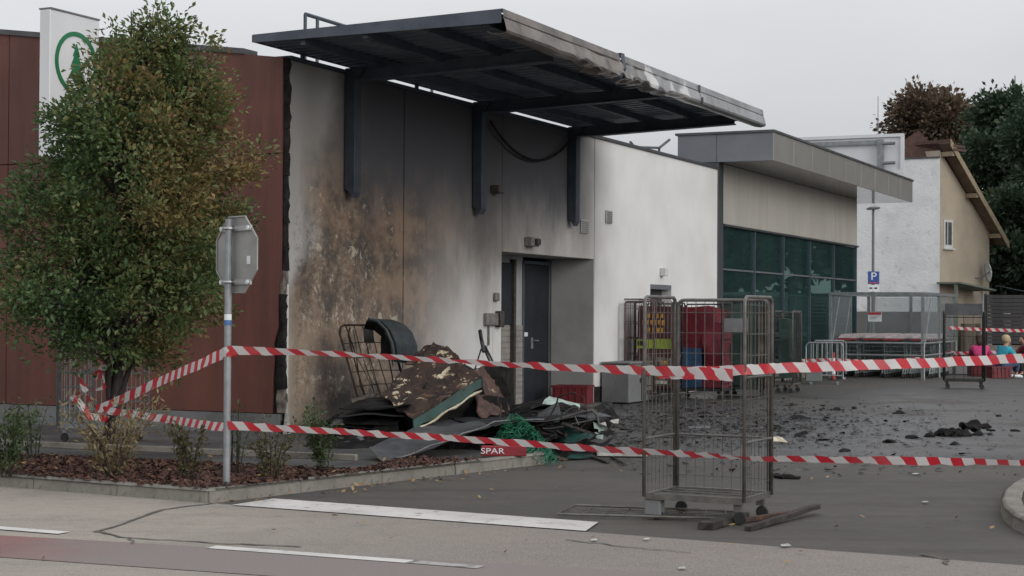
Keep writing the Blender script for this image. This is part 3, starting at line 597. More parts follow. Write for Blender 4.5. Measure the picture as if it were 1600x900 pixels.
# ---- rust red end
XF = -.15
def ztop(y): return 4.70 + .128 * y
def redpanel(y0, y1, za, zb, slope=False, jag=False):
    n = 10; pts = []
    if jag:
        k = 16; pts = [(y0 + (0.0 if z_ > 1.92 else (0.03 + .05 * random.random() + .05 * (z_ < 1.2))), z_) for z_ in np.linspace(za, zb, k)]
    else: pts = [(y0, za), (y0, zb)]
    if slope: pts[-1] = (y0, ztop(y0))
    pts += [(y1, ztop(y1) if slope else zb), (y1, za)]
    m = MB(); m.prism([(XF, y, z) for y, z in pts], (.022, 0, 0)); return m.build('cladding_panel', 'red_clad', bld)
ys = [0.0, 4.30, 8.6, 12.9]
for i in range(3):
    redpanel(ys[i] + (.006 if i else 0), ys[i + 1] - .006, .355, 3.522, jag=(i == 0)); redpanel(ys[i] + (.006 if i else 0), ys[i + 1] - .006, 3.534, 5, True)
box((XF + .04, .02, 0.05), (XF + .12, 13, 4.6)).build('insulation_layer', 'char', bld)
box((XF - .0, .02, 0), (XF + .1, 13, .345)).build('plinth_wall', 'plinth', bld)
m = MB(); m.prism([(XF - .03, .55, ztop(.55) + .003), (XF - .03, .55, ztop(.55) + .07), (XF - .03, 13, ztop(13) + .07), (XF - .03, 13, ztop(13) + .003)], (.3, 0, 0)); m.build('coping', 'flash', bld)
# torn insulation edge at the corner, in lumps
for k in range(15):
    z0 = .36 + k * .29; z1 = z0 + .285
    pts = []; 
    for z_ in np.linspace(z0, z1, 5): pts.append((XF + .024 + rnd(0, .012), z_))
    for z_ in np.linspace(z1, z0, 5): pts.append((-.004 + rnd(-.02, .016) - (.035 if .7 < z_ < 1.95 else 0), z_))
    m = MB(); m.prism([(x_, rnd(-.035, .0), z_) for x_, z_ in pts], (0, .09, 0)); m.build('insulation_chunk', 'char' if k % 5 or k > 8 else 'bagmix', bld)
m = MB(); m.prism([(-.036, -.018, .62), (-.036, -.018, 1.93), (-.002, -.018, 1.93), (-.002, -.018, .35), (-.02, -.018, .40)], (0, .016, 0)); m.build('edge_strip', 'lampwhite', bld)
m = MB(); m.prism([(-.10, -.03, .1), (-.03, -.03, .48), (.05, -.03, .1)], (0, .02, 0)); m.build('torn_foil', 'paper', bld)
# ---- burnt canopy
S0C, S1C, YC = -.62, 9.44, -3.18
def zc(y): return 4.835 + (.12 - y) * .028
m = MB(); pit = .2; prof = []
s = S0C
while s < S1C - .001:
    prof += [(s, 0.0), (s + .06, 0.0), (s + .09, .022), (s + .17, .022)]; s += pit
prof = [(p, h) for p, h in prof if p <= S1C] + [(S1C, 0.0)]
rows = []
for y in np.linspace(.12, YC + .05, 9): rows.append([(p, y, zc(y) + h + .012 * sin(p * 1.7 + y * 2) * (1 if -2.9 < y < -.2 else 0)) for p, h in prof])
m.sheet(rows, 0, .004)
canopy = m.build('canopy', 'sheet', bld); canopy['label'] = 'blackened corrugated steel canopy over the delivery bay'
for s in (1.38, 5.11, 8.73):
    m = MB(); w_ = .085
    zt = 4.76
    web = [(s, -.02, zt), (s, -.02, zt - .15), (s, -.55, zt - .15), (s, YC + .25, zt - .06), (s, YC + .25, zt + .09), (s, -.02, zt + .0)]
    m.prism([(p[0] - .008, p[1], p[2]) for p in web], (.016, 0, 0))
    m.prism([(s - w_, -.02, zt - .165), (s - w_, -.02, zt - .15), (s - w_, -.55, zt - .15), (s - w_, YC + .25, zt - .06), (s - w_, YC + .25, zt - .075), (s - w_, -.55, zt - .165)], (2 * w_, 0, 0))
    m.build('beam', 'charmetal', canopy)
    m = MB(); zb = 3.17; D = .17
    m.prism([(s - w_, -.012, zb + .02), (s - w_, -.012, 4.76), (s - w_, -.30, 4.76), (s - w_, -D - .01, 4.60), (s - w_, -D, 4.50), (s - w_, -D, zb - .02), (s - w_, -D + .05, zb - .10), (s - w_, -.09, zb - .03)], (2 * w_, 0, 0))
    m.build('bracket_post', 'bracket', canopy, bevel=.008)
for y in (-.55, -1.4, -2.2, -2.95):
    z = zc(y); MB().box((S0C + .05, y - .03, z - .10), (S1C - .03, y + .03, z - .004)).build('purlin', 'charmetal', canopy)
for s in (S0C - .012, S1C + .002):
    m = MB(); m.prism([(s, .12, zc(.12) - .02), (s, .12, zc(.12) + .075), (s, YC, 4.985), (s, YC, zc(YC) - .10)], (.01, 0, 0)); m.build('edge_trim', 'charmetal', canopy)
box((S0C, .115, zc(.12) - .012), (S1C, .135, zc(.12) + .07)).build('edge_trim', 'charmetal', canopy)
for s in (.4, 2.3, 3.4, 6.2): MB().box((s, .06, 4.73), (s + .05, .10, 4.86)).build('clip', 'charmetal', canopy)
def fascia(sa, sb, seed, amp):
    r = np.random.default_rng(seed); n = max(6, int((sb - sa) / .11)); prof = [(-3.10, 4.975), (-3.19, 4.985), (-3.205, 4.90), (-3.195, 4.885), (-3.21, 4.875), (-3.245, 4.745), (-3.235, 4.715), (-3.15, 4.70), (-3.05, 4.715), (-3.0, 4.745)]
    ph = r.uniform(0, 6, 6); rows = []
    for k, s in enumerate(np.linspace(sa, sb, n)):
        a = amp(s); row = []
        for i, (y, z) in enumerate(prof):
            lowness = max(0, (i - 2) / 6.0)
            dy = a * lowness * (.05 * sin(s * 5.1 + ph[0]) + .045 * sin(s * 11.3 + ph[1] + i) + r.normal(0, .014)); dz = a * lowness * (.045 * sin(s * 4.2 + ph[2]) - .03 + .03 * sin(s * 13 + ph[3]) + r.normal(0, .012))
            row.append((s, y + dy, z + dz))
        rows.append(row)
    m = MB(); m.sheet(rows, 0, .004); return m.build('fascia_panel', 'fascia', canopy)
amp = lambda s: math.exp(-((s - 3.3) / 1.75) ** 2) * 1.0
fascia(S0C, 2.93, 1, amp); fascia(2.97, 6.13, 2, amp); fascia(6.15, S1C, 3, lambda s: amp(s) * .5)
m = MB(); m.sheet([[(2.90 + .06 * sin(k), y - .012, z), (3.00 + .05 * sin(k + 1), y - .02, z)] for k, (y, z) in enumerate([(-3.1, 5.0), (-3.2, 5.005), (-3.22, 4.9), (-3.26, 4.8), (-3.20, 4.68), (-3.1, 4.64)])], 0, .006); m.build('joint_cover', 'charmetal', canopy)
box((6.10, -3.262, 4.70), (6.16, -3.252, 4.80)).box((6.10, -3.215, 4.87), (6.16, -3.207, 4.985)).build('joint_cover', 'flash', canopy)
m = MB(); a_, b_ = lp(757, 190), lp(884, 218); pts = []
for k in range(17):
    t = k / 16; pts.append((a_.x + (b_.x - a_.x) * t, -.10, a_.z + (b_.z - a_.z) * t - .47 * 4 * t * (1 - t)))
m.tube(pts, .022, 6); o = m.build('hanging_cable', 'char', bld)
def railing(pts, posts, r=.022, mat='charmetal'):
    m = MB(); m.tube(pts, r, 6)
    for p, z0 in posts: m.tube([p, (p[0], p[1], z0)], r, 6)
    return m.build('roof_railing', mat, bld)
q = lp(477, 22, 1.5); q2 = lp(525, 36, 1.5); q3 = lp(496, 28, 1.5)
railing([q, (q2.x + 3, 1.5, q.z)], [(q, 4.38), (q3, 4.38), ((q2.x + 3, 1.5, q.z), 4.38)], .028)
a_ = lp(985, 222, .9); b_ = lp(1000, 232, .9); c_ = lp(1030, 231, .9); e_ = lp(1046, 222, .9)
railing([a_, (b_.x - .3, .9, b_.z), (c_.x, .9, c_.z), (e_.x, .9, e_.z + .05)], [((b_.x, .9, b_.z), 4.38), ((c_.x, .9, c_.z), 4.38)], .028)
# ---- glazed entrance block
GZ, CZ0, CZ1, YE = 3.55, 4.85, 5.45, -1.2
box((S4 + .003, -.02, 0), (17.17, .35, CZ0 - .003)).build('pilaster', 'darkgrey', bld, bevel=.01)
px_ = [1132, 1173, 1202, 1231, 1258, 1281, 1302, 1321, 1338.5]
xs = [17.18] + [lp(p, 330).x for p in px_[1:]]; xs[-1] = S5
for i in range(len(xs) - 1): box((xs[i] + .006, 0.004 * (i % 2), GZ), (xs[i + 1] - .006, .12, CZ0 - .003)).build('facade_panel', 'taupe', bld, bevel=.005)
box((17.175, .05, GZ + .01), (S5 - .01, .3, CZ0 - .01)).build('facade_backing', 'char', bld)
box((17.18, -.05, GZ - .05), (S5, .06, GZ - .004)).build('head_flashing', 'darkgrey', bld)
gx = [17.2, 19.6, 22.0, 24.45, 26.9, S5 - .05]; TZ = 2.57
for i in range(5):
    for (za, zb) in ((.22, TZ - .02), (TZ + .02, GZ - .055)):
        box((gx[i] + .03, .05, za), (gx[i + 1] - .03, .062, zb)).build('glass_pane', 'glass', bld)
for i in range(6): box((gx[i] - .028, .0, .2), (gx[i] + .028, .10, GZ - .052)).build('mullion', 'charmetal', bld)
for i in range(5): box((gx[i] + .03, .015, TZ - .018), (gx[i + 1] - .03, .09, TZ + .018)).build('transom', 'bluegrey', bld)
box((17.18, -.06, 0), (S5 + .05, .2, .19)).build('glazing_kerb', 'kerb', bld, bevel=.01)
box((S5 - .1, .3, 0), (S5, 12, CZ0 - .01)).build('end_wall', 'taupe', bld)
# shop interior behind the glass
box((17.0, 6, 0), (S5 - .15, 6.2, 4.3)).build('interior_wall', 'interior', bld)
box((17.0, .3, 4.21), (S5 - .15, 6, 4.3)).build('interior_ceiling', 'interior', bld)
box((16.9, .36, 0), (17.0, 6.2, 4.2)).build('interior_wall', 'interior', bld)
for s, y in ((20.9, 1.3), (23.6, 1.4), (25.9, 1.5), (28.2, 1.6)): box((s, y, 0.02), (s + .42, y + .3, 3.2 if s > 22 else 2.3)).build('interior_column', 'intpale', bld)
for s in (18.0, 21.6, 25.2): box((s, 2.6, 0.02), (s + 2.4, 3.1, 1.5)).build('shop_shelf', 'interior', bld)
# projecting roof box
RS = S4 + .02; RE = 31.0
fx = [RS + (RE - RS) * k / 9 for k in range(10)]
for k in range(9): box((fx[k] + .005, YE - .03, CZ0), (fx[k + 1] - .005, YE - .006, CZ1)).build('fascia_panel', 'greyfascia', bld, bevel=.004)
for k, (ya, yb) in enumerate(((YE - .03, .02), (.03, .90))): box((RS - .025, ya + .004, CZ0), (RS - .001, yb, CZ1)).build('fascia_panel', 'bluegrey', bld, bevel=.004)
box((RS, YE - .004, CZ0 + .001), (RE - .002, .9, CZ0 + .03)).build('soffit', 'soffit', bld)
box((RS, YE - .002, CZ0 + .031), (RE - .01, .9, CZ1 - .02)).build('roof_box', 'bluegrey', bld)
box((RS - .06, YE - .06, CZ1 + .001), (RE + .04, .95, CZ1 + .05)).build('coping', 'flash', bld)
box((RE - .008, YE - .03, CZ0), (RE + .015, .9, CZ1)).build('fascia_panel', 'greyfascia', bld)

# ------------------------------------------------------------------ vegetation
def leaf_mesh(name, mat, P, D, size, parent, wid=0.5, fold=0.18, seed=1, droop=0.0):
    """P (n,3) leaf bases, D (n,3) directions; one folded four-cornered leaf each"""
    r = np.random.default_rng(seed); n = len(P); D = D / (np.linalg.norm(D, axis=1, keepdims=True) + 1e-9)
    up = r.normal(0, .55, (n, 3)) + np.array([0, 0, 1.0]); B = np.cross(D, up); B /= (np.linalg.norm(B, axis=1, keepdims=True) + 1e-9); N = np.cross(B, D)
    s = size * r.uniform(.65, 1.25, (n, 1)); w_ = s * wid
    V = np.stack([P, P + D * s * .5 + B * w_ * .5 + N * s * fold, P + D * s - N * s * droop, P + D * s * .5 - B * w_ * .5 + N * s * fold], 1).reshape(-1, 3)
    i = np.arange(n) * 4; Fc = np.stack([i, i + 1, i + 2, i, i + 2, i + 3], 1).reshape(-1, 3)
    me = bpy.data.meshes.new(name); me.vertices.add(len(V)); me.vertices.foreach_set('co', V.ravel()); me.loops.add(Fc.size); me.loops.foreach_set('vertex_index', Fc.ravel().astype(np.int32))
    me.polygons.add(len(Fc)); me.polygons.foreach_set('loop_start', (np.arange(len(Fc)) * 3).astype(np.int32)); me.update(calc_edges=True); me.materials.append(M[mat])
    o = bpy.data.objects.new(name, me); COL.objects.link(o); o.parent = parent; return o
def clumps(C, per, rad, seed, updir=0.35, flat_=0.7):
    r = np.random.default_rng(seed); P, D = [], []
    for c, out_ in C:
        k = int(per * r.uniform(.7, 1.3)); d = r.normal(0, 1, (k, 3)); d[:, 2] *= flat_; q = d / np.linalg.norm(d, axis=1, keepdims=True) * (r.random((k, 1)) ** .55) * rad * r.uniform(.7, 1.3)
        P.append(np.array(c) + q); D.append(q * 1.2 / rad + np.array(out_) * .5 + r.normal(0, .45, (k, 3)) + np.array([0, 0, updir * .2]))
    return np.concatenate(P), np.concatenate(D)
# main hornbeam
TB = dp(168, 700, 17.0); TB.z = .11
tree = thing('hornbeam_tree', 'dense multi-stemmed green and bronze hornbeam tree standing in the mulch bed before the red wall', 'tree', TB)
edges = [(600, 150, 215), (580, 105, 250), (555, 60, 300), (520, 20, 338), (470, 8, 368), (420, 0, 385), (350, 2, 400), (280, 25, 402), (220, 50, 394), (180, 72, 380), (130, 98, 352), (90, 130, 335), (62, 175, 318), (45, 200, 290)]
prof = [(dp(a, y, 17.0).z, dp(a, y, 17.0).x, dp(b, y, 17.0).x) for y, a, b in edges]
def prof_at(z):
    z += TB.z
    if z <= prof[0][0]: return prof[0][1:]
    for a, b in zip(prof, prof[1:]):
        if a[0] <= z <= b[0]: t = (z - a[0]) / (b[0] - a[0]); return a[1] + (b[1] - a[1]) * t, a[2] + (b[2] - a[2]) * t
    return prof[-1][1:]
def rad_at(z): a, b = prof_at(z); return (b - a) / 2 - .10
def mid_at(z): a, b = prof_at(z); return (a + b) / 2 - TB.x
CX = dp(203, 400, 17.0).x - TB.x
r = np.random.default_rng(11)
stems = []; trunk = MB()
for k in range(9):
    an = k * 2.4 + r.uniform(-.3, .3); top = r.uniform(3.3, 4.75); sp = r.uniform(.12, .75) if k else .1
    pts = [Vector((r.uniform(-.05, .05), r.uniform(-.05, .05), -.05))]
    for t in (.14, .28, .45, .62, .8, 1.0):
        z = top * t; f = sp * (t ** .7)
        pts.append(Vector((CX * min(1, z / 1.8) + cos(an) * f * rad_at(max(.8, min(z, 4.7))) + r.normal(0, .02), sin(an) * f * rad_at(max(.8, min(z, 4.7))) + r.normal(0, .02), z)))
    stems.append(pts)
    o = MB().tube(pts, [.036, .032, .028, .023, .017, .011, .004], 6).build('trunk', 'bark', tree, smooth=True)
# extra bare shoots at the top
for (px, py) in ((205, 18), (194, 62), (186, 72)):
    e = dp(px, py, 17.0) - TB; st = Vector((e.x + r.uniform(-.02, .02), r.uniform(-.1, .1), 2.7)); MB().tube([st, st.lerp(e, .5) + Vector((.02, 0, 0)), e], [.016, .011, .006], 5).build('shoot', 'bark', tree)
C = []; brs = MB()
tries = 0
while len(C) < 470 and tries < 9000:
    tries += 1
    z = r.uniform(.95, 4.42); R = rad_at(z); an = r.uniform(0, 2 * pi); q = r.random() ** .40
    lump = 1 + .14 * sin(an * 3 + z * 2.1) + .10 * sin(an * 5 - z * 3.7)
    p = Vector((mid_at(z) + cos(an) * R * q * lump, sin(an) * R * q * lump, z))
    # thinner on the upper left, some holes
    if z < 1.25 and r.random() < .45: continue
    if z > 3.3 and r.random() < min(.62, (z - 3.3) * .7): continue
    if sin(p.x * 4.1 + 1) * sin(p.y * 3.7) * sin(p.z * 3.3 + .5) > .55: continue
    C.append((p, (cos(an) * .8, sin(an) * .8, .35)))
    if len(C) % 2 == 0:
        best = min((s for st in stems for s in st if s.z < z - .1), key=lambda s: (s - p).length, default=None)
        if best is not None: brs.tube([best, best.lerp(p, .5) + Vector((0, 0, .06)), p], [.014, .009, .004], 4)
# top sprays
for (px, py) in ((240, 12), (246, 30), (232, 40), (255, 45), (300, 45), (322, 58), (335, 70), (225, 60), (280, 60), (262, 70), (178, 48), (345, 78), (310, 75), (165, 62), (190, 90)):
    p = dp(px, py, 17.0 + r.uniform(-.15, .15)) - TB; C.append((p, (.2, 0, .8))); a = Vector((CX + (p.x - CX) * .5, 0, p.z - .9)); brs.tube([a, p], [.012, .003], 4)
tag(brs.build('branches', 'bark', tree), kind='stuff')
P, D = clumps([(tuple(p), d) for p, d in C[:470]], 112, .225, 5)
P2, D2 = clumps([(tuple(p), d) for p, d in C[470:]], 16, .13, 6)
leaf_mesh('crown', 'leaf', np.concatenate([P, P2]), np.concatenate([D, D2]), .064, tree, .55, .12, 9, .1)
def shrub(label, px, py, d, h, wdt, n, mat, size, seed, wid=.45, stemn=9, group=None, name='shrub', cat='shrub'):
    b = gp(px, py, .115); r = np.random.default_rng(seed); t = thing(name, label, cat, b, 0, group); P, D = [], []; m = MB()
    for k in range(stemn):
        an = r.uniform(0, 2 * pi); R = wdt * .5 * r.random() ** .5; top = Vector((cos(an) * R, sin(an) * R, h * r.uniform(.6, 1.0)))
        base = Vector((cos(an) * .04, sin(an) * .04, -.02)); mid = base.lerp(top, .5) + Vector((cos(an) * R * -.15, sin(an) * R * -.15, h * .06)); m.tube([base, mid, top], [.007, .005, .002], 4)
        for _ in range(n // stemn):
            u = r.uniform(.15, 1); q = base.lerp(mid, u * 2) if u < .5 else mid.lerp(top, u * 2 - 1); P.append(np.array(q) + r.normal(0, .045 * (wdt + .3), 3)); D.append(r.normal(0, .6, 3) + np.array([cos(an) * .5, sin(an) * .5, .5]))
    m.build('stems', 'bark', t); leaf_mesh('foliage', mat, np.array(P), np.array(D), size, t, wid, .1, seed)
    return t
shrub('bushy green shrub at the far left of the mulch bed, cut by the picture edge', 10, 742, 0, .66, .6, 900, 'leafbush', .055, 21)
shrub('thin grey-green shrub behind the green one at the left end of the bed', 52, 718, 0, .62, .5, 240, 'leafbush', .05, 22)
shrub('dry straw-coloured shrub growing in front of the tree trunk', 178, 746, 0, .74, .95, 1150, 'straw', .062, 23, .3, 16)
shrub('small olive-brown shrub between the straw-coloured shrub and the sign pole', 294, 748, 0, .54, .38, 480, 'leafolive', .05, 24)
shrub('sparse spindly shrub standing right behind the grey sign pole', 368, 738, 0, .66, .35, 120, 'leafbush', .045, 25)
shrub('low olive-dark shrub just right of the sign pole', 424, 748, 0, .52, .5, 620, 'leafolive', .045, 26)
shrub('upright green shrub near the right end of the bed beside the burnt debris', 506, 736, 0, .60, .44, 800, 'leafbush', .05, 27)
# ------------------------------------------------------------------ octagonal sign seen from behind
PB = gp(354, 757, .112); PD = PB.y
sg = thing('traffic_sign', 'octagonal traffic sign seen from its grey back on a galvanised pole in the mulch bed', 'road sign', PB, 0)
ztp = dp(357, 342, PD).z - PB.z
MB().tube([(0, 0, -.1), (0, 0, ztp)], .031, 14).build('post', 'galv', sg, smooth=False)
MB().disc((0, 0, ztp + .006), .032, (0, 0, 1), .01, 14).build('post_cap', 'rubber', sg)
zc_ = dp(372, 398, PD).z - PB.z
hd = empty('sign_head', (0, 0, zc_), radians(-49), sg)
R8 = .325
off = .055
m = MB(); oc = [(off * 0 + R8 / cos(pi / 8) * cos(pi / 8 + k * pi / 4) + .06, .05, R8 / cos(pi / 8) * sin(pi / 8 + k * pi / 4)) for k in range(8)]
m.prism(oc, (0, .004, 0)); m.build('sign_plate', 'signback', hd)
m = MB()
for k in range(8):
    p, q = Vector(oc[k]), Vector(oc[(k + 1) % 8]); m.tube([p + Vector((0, -.006, 0)), q + Vector((0, -.006, 0))], .008, 5)
m.build('sign_rim', 'signback', hd)
for zz in (.225, -.235):
    MB().box((-.19, .028, zz - .022), (.30, .048, zz + .022)).build('clamp_rail', 'steel', hd)
    MB().tube([(.0 + .04 * cos(t), .04 * sin(t), zz) for t in np.linspace(0, 2 * pi, 13)[:-1]], .012, 5, closed=True).build('clamp', 'steel', hd)
    for xx in (-.16, .27): MB().disc((xx, .024, zz), .018, (0, 1, 0), .02, 8).build('bolt', 'stickwhite', hd)
box((.225, .042, -.085), (.275, .0485, -.015)).build('sticker', 'stickwhite', hd)
zz = dp(356, 500, PD).z - PB.z
def wrap(z0, z1, mat):
    m = MB(); m.sheet([[(.0325 * cos(t), .0325 * sin(t), z) for t in np.linspace(pi * 1.05, pi * 1.95, 9)] for z in (z0, z1)]); return m.build('sticker', mat, sg)
wrap(zz, zz + .05, 'stickwhite'); wrap(zz - .045, zz, 'stickblue')
# ------------------------------------------------------------------ supermarket pylon sign
a_ = lx(62, 15, -1.1); 
SGH = a_.z; y_n = a_.y
pyl = thing('shop_sign', 'tall white slab sign with a green ring emblem against the red wall behind the tree', 'shop sign', LW(0, y_n, 0), BROT)
TK = .17; X0, X1 = -1.1, XF - .01
box((X0, -TK, 3.5), (X1, 0, SGH)).build('sign_slab', 'white', pyl, bevel=.01)
box((X0 - .0, -TK - .012, SGH + .001), (X1, .012, SGH + .02)).build('sign_cap', 'boxgrey', pyl)
lc = lp(136, 98, y_n - TK - .001); lr = .40
cx_ = X0 + (X1 - X0) * .52; cz_ = dp(130, 95, 20.8).z
ringm = MB(); k = 48
for ro, ri in ((lr, lr * .86),):
    a1 = [(cx_ + ro * cos(2 * pi * i / k), -TK - .014, cz_ + ro * sin(2 * pi * i / k)) for i in range(k)]; a2 = [(cx_ + ri * cos(2 * pi * i / k), -TK - .014, cz_ + ri * sin(2 * pi * i / k)) for i in range(k)]
    b1 = [(x, -TK - .001, z) for x, y, z in a1]; b2 = [(x, -TK - .001, z) for x, y, z in a2]
    ringm.add(a1 + a2 + b1 + b2, [(i, (i + 1) % k, k + (i + 1) % k, k + i) for i in range(k)] + [(i, 2 * k + i, 2 * k + (i + 1) % k, (i + 1) % k) for i in range(k)] + [(k + i, k + (i + 1) % k, 3 * k + (i + 1) % k, 3 * k + i) for i in range(k)])
ringm.build('emblem_ring', 'logo_green', pyl)
m = MB(); tri = [(0, .62), (.16, .22), (.09, .22), (.27, -.12), (.13, -.12), (.38, -.5), (.05, -.5), (.05, -.62), (-.05, -.62), (-.05, -.5), (-.38, -.5), (-.13, -.12), (-.27, -.12), (-.09, .22), (-.16, .22)]
m.prism([(cx_ + x * lr, -TK - .013, cz_ + z * lr) for x, z in tri], (0, .012, 0)); m.build('emblem_tree', 'logo_green', pyl)
# ------------------------------------------------------------------ roll cages
def u_frame(w_, h, r=.055, n=5):
    p = [(-w_ / 2, 0, .18), (-w_ / 2, 0, h - r)]; p += [(-w_ / 2 + r - r * cos(t), 0, h - r + r * sin(t)) for t in np.linspace(0, pi / 2, n)[1:]]
    p += [(w_ / 2 - r + r * sin(t), 0, h - r + r * cos(t)) for t in np.linspace(0, pi / 2, n)]; p += [(w_ / 2, 0, .18)]; return p
def roll_cage(label, loc, rz, w_=.82, d_=.62, h=1.73, fine=True, mats=('cage', 'cagewire'), group='wire roll cages', back=True, plate=False, nv=8, nh=9, sides=2, tr=.0145, shelf=False):
    t = thing('roll_cage', label, 'roll cage', loc, rz, group)
    m = MB(); b = .19
    for y in (-d_ / 2 + .02, d_ / 2 - .02): m.box((-w_ / 2 + .003, y - .02, b - .03), (w_ / 2 - .003, y + .02, b + .02))
    for x in (-w_ / 2 + .02, w_ / 2 - .02): m.box((x - .015, -d_ / 2 + .041, b - .028), (x + .015, d_ / 2 - .041, b + .018))
    for k in range(1, 4): y = -d_ / 2 + d_ * k / 4; m.box((-w_ / 2 + .036, y - .012, b - .01), (w_ / 2 - .036, y + .012, b + .012))
    for k in (1, 2): x = -w_ / 2 + w_ * k / 3; m.box((x - .015, -d_ / 2 + .041, b - .026), (x + .015, d_ / 2 - .041, b - .012))
    m.build('base_frame', mats[0], t)
    if fine: box((-w_ / 2 + .04, -d_ / 2 + .045, b - .034), (-w_ / 2 + .18, d_ / 2 - .045, b - .027)).build('base_plate', mats[0], t)
    for sx, sy in ((-1, -1), (1, -1), (1, 1), (-1, 1)):
        x, y = sx * (w_ / 2 - .07), sy * (d_ / 2 - .06)
        c = MB().box((x - .03, y - .02, .10), (x + .03, y + .02, b - .031)).build('caster', mats[0], t)
        MB().disc((x + .015, y, .05), .048, (0, 1, 0), .026, 14).build('wheel', 'rubber', c)
    fr = [(Vector((sx * w_ / 2, 0, 0)), pi / 2, d_) for sx in (-1, 1)][:sides]
    if back: fr.append((Vector((0, d_ / 2, 0)), 0, w_ - .05))
    for fi, (pos, rot, ww) in enumerate(fr):
        f = MB().tube(u_frame(ww, h - (.02 if fi == 2 else 0)), tr, 8).build('side_frame', mats[0], t, smooth=True); f.location = pos; f.rotation_euler = (0, 0, rot)
        n_v = nv if fi < 2 else nv + 2
        vm = MB().tube([(0, 0, .2), (0, 0, h - .03)], .0034, 4).build('wire', mats[1], f).data if fine else None
        if fine: bpy.data.objects.remove([o for o in COL.objects if o.data == vm][0])
        hm = None
        if fine:
            for k in range(1, n_v): piece('wire', vm, None, f, (-ww / 2 + ww * k / n_v, 0, 0))
            tmp = MB().tube([(-ww / 2, .006, 0), (ww / 2, .006, 0)], .0034, 4).build('tmp', mats[1]); hm = tmp.data; hm.name = 'wire'; bpy.data.objects.remove(tmp)
            tb = MB().tube([(-ww / 2, .0, 0), (ww / 2, .0, 0)], .011, 6).build('tmp', mats[0]); tm = tb.data; tm.name = 'cross_bar'; bpy.data.objects.remove(tb)
            for k in range(nh):
                z = .30 + (h - .42) * k / (nh - 1); bar = k in (2, 5)
                piece('cross_bar' if bar else 'wire', tm if bar else hm, None, f, (0, 0, z))
        else:
            m = MB()
            for k in range(1, n_v): m.tube([(-ww / 2 + ww * k / n_v, 0, .2), (-ww / 2 + ww * k / n_v, 0, h - .03)], .006, 3)
            for k in range(nh): m.tube([(-ww / 2, .006, .3 + (h - .42) * k / (nh - 1)), (ww / 2, .006, .3 + (h - .42) * k / (nh - 1))], .006 if k % 3 else .012, 3)
            tag(m.build('wires', mats[1], f), kind='stuff')
    if plate:
        o = box((.02, d_ / 2 - .025, 1.455), (.22, d_ / 2 - .016, 1.565)).build('label_plate', 'greyplastic', t)
    return t
CA = Vector((.883, -.469, 0)); 
FRp = gp(1160, 822); cc = FRp - CA * .39 + Vector((.469, .883, 0)) * .29
cage = roll_cage('empty grey roll cage standing alone in front of the drive, red tape tied across it', cc, atan2(CA.y, CA.x), plate=True)
# fork block on the near corner
box((-.41, -.30, .035), (-.28, -.20, .16)).build('stop_block', 'boxgrey', cage, bevel=.008)
# ------------------------------------------------------------------ barrier tape
def ribbon(name, pts, wd=.078, twists=None, label=None, sub=10, sag=0.0, seg_roll=None):
    """pts: list of (Vector, roll). Roll 0 keeps the band upright"""
    P, R = [], []
    for i in range(len(pts) - 1):
        (p, a), (q, b) = pts[i], pts[i + 1]; L_ = (q - p).length
        for k in range(sub):
            t = k / sub; P.append(p.lerp(q, t) + Vector((0, 0, -sag * L_ * 4 * t * (1 - t) + (rnd(-.004, .004) if k else 0)))); R.append(a + (b - a) * t + (rnd(-.22, .22) if k else 0))
    P.append(pts[-1][0]); R.append(pts[-1][1]); vs, us = [], []; u = 0
    for i, p in enumerate(P):
        t = (P[min(i + 1, len(P) - 1)] - P[max(i - 1, 0)]).normalized(); up = Vector((0, 0, 1)) - t * t.z
        up = up.normalized() if up.length > .05 else t.orthogonal().normalized(); s = t.cross(up); dv = up * cos(R[i]) + s * sin(R[i])
        if i: u += (p - P[i - 1]).length
        vs += [p - dv * wd / 2, p + dv * wd / 2]; us += [(u, 0), (u, wd)]
    fs = [(2 * i, 2 * i + 2, 2 * i + 3, 2 * i + 1) for i in range(len(P) - 1)]
    me = bpy.data.meshes.new(name); me.from_pydata(vs, [], fs); me.materials.append(M['tape']); uv = me.uv_layers.new(name='UVMap')
    for lo in me.loops: uv.data[lo.index].uv = us[lo.vertex_index]
    me.polygons.foreach_set('use_smooth', [True] * len(fs)); me.update(); o = bpy.data.objects.new(name, me); COL.objects.link(o); return tag(o, label, 'barrier tape', 'red and white barrier tape')
TG = 'red and white barrier tape'
du, dl = PD - .035, PD - .035
CFL = cc - CA * .41 - Vector((.469, .883, 0)) * .31; CFR = cc + CA * .41 - Vector((.469, .883, 0)) * .31
dFL, dFR = CFL.y - .02, CFR.y - .02
cw = cage.matrix_basis
mixd = lambda px: 1 / ((1 - (px - 356) / 656) / du + (px - 356) / 656 / dFL)
pu = [(dp(356, 547, du), .3), (dp(507, 552, mixd(507)), 1.0), (dp(648, 560, mixd(648)), 1.05), (dp(753, 567, mixd(753)), .95), (dp(894, 575, mixd(894)), .75), (dp(1012, 579, dFL), .3), (dp(1085, 581, (dFL + dFR) / 2 - .02), .0), (dp(1162, 578, dFR), 0), (dp(1220, 575, dFR + .15), 0), (dp(1420, 568, 13.2), .0), (dp(1600, 560, 14.0), .05), (dp(1800, 553, 15), 0)]
ribbon('barrier_tape', pu, .078, label='upper stretch of red and white tape running from the sign pole past the roll cage')
ribbon('barrier_tape', [(dp(1030, 582, dFL - .03), .0), (dp(1088, 583, (dFL + dFR) / 2 - .035), .0), (dp(1145, 586, dFR - .02), .0)], .094, label='short doubled piece of tape overlapping the upper tape on the roll cage')
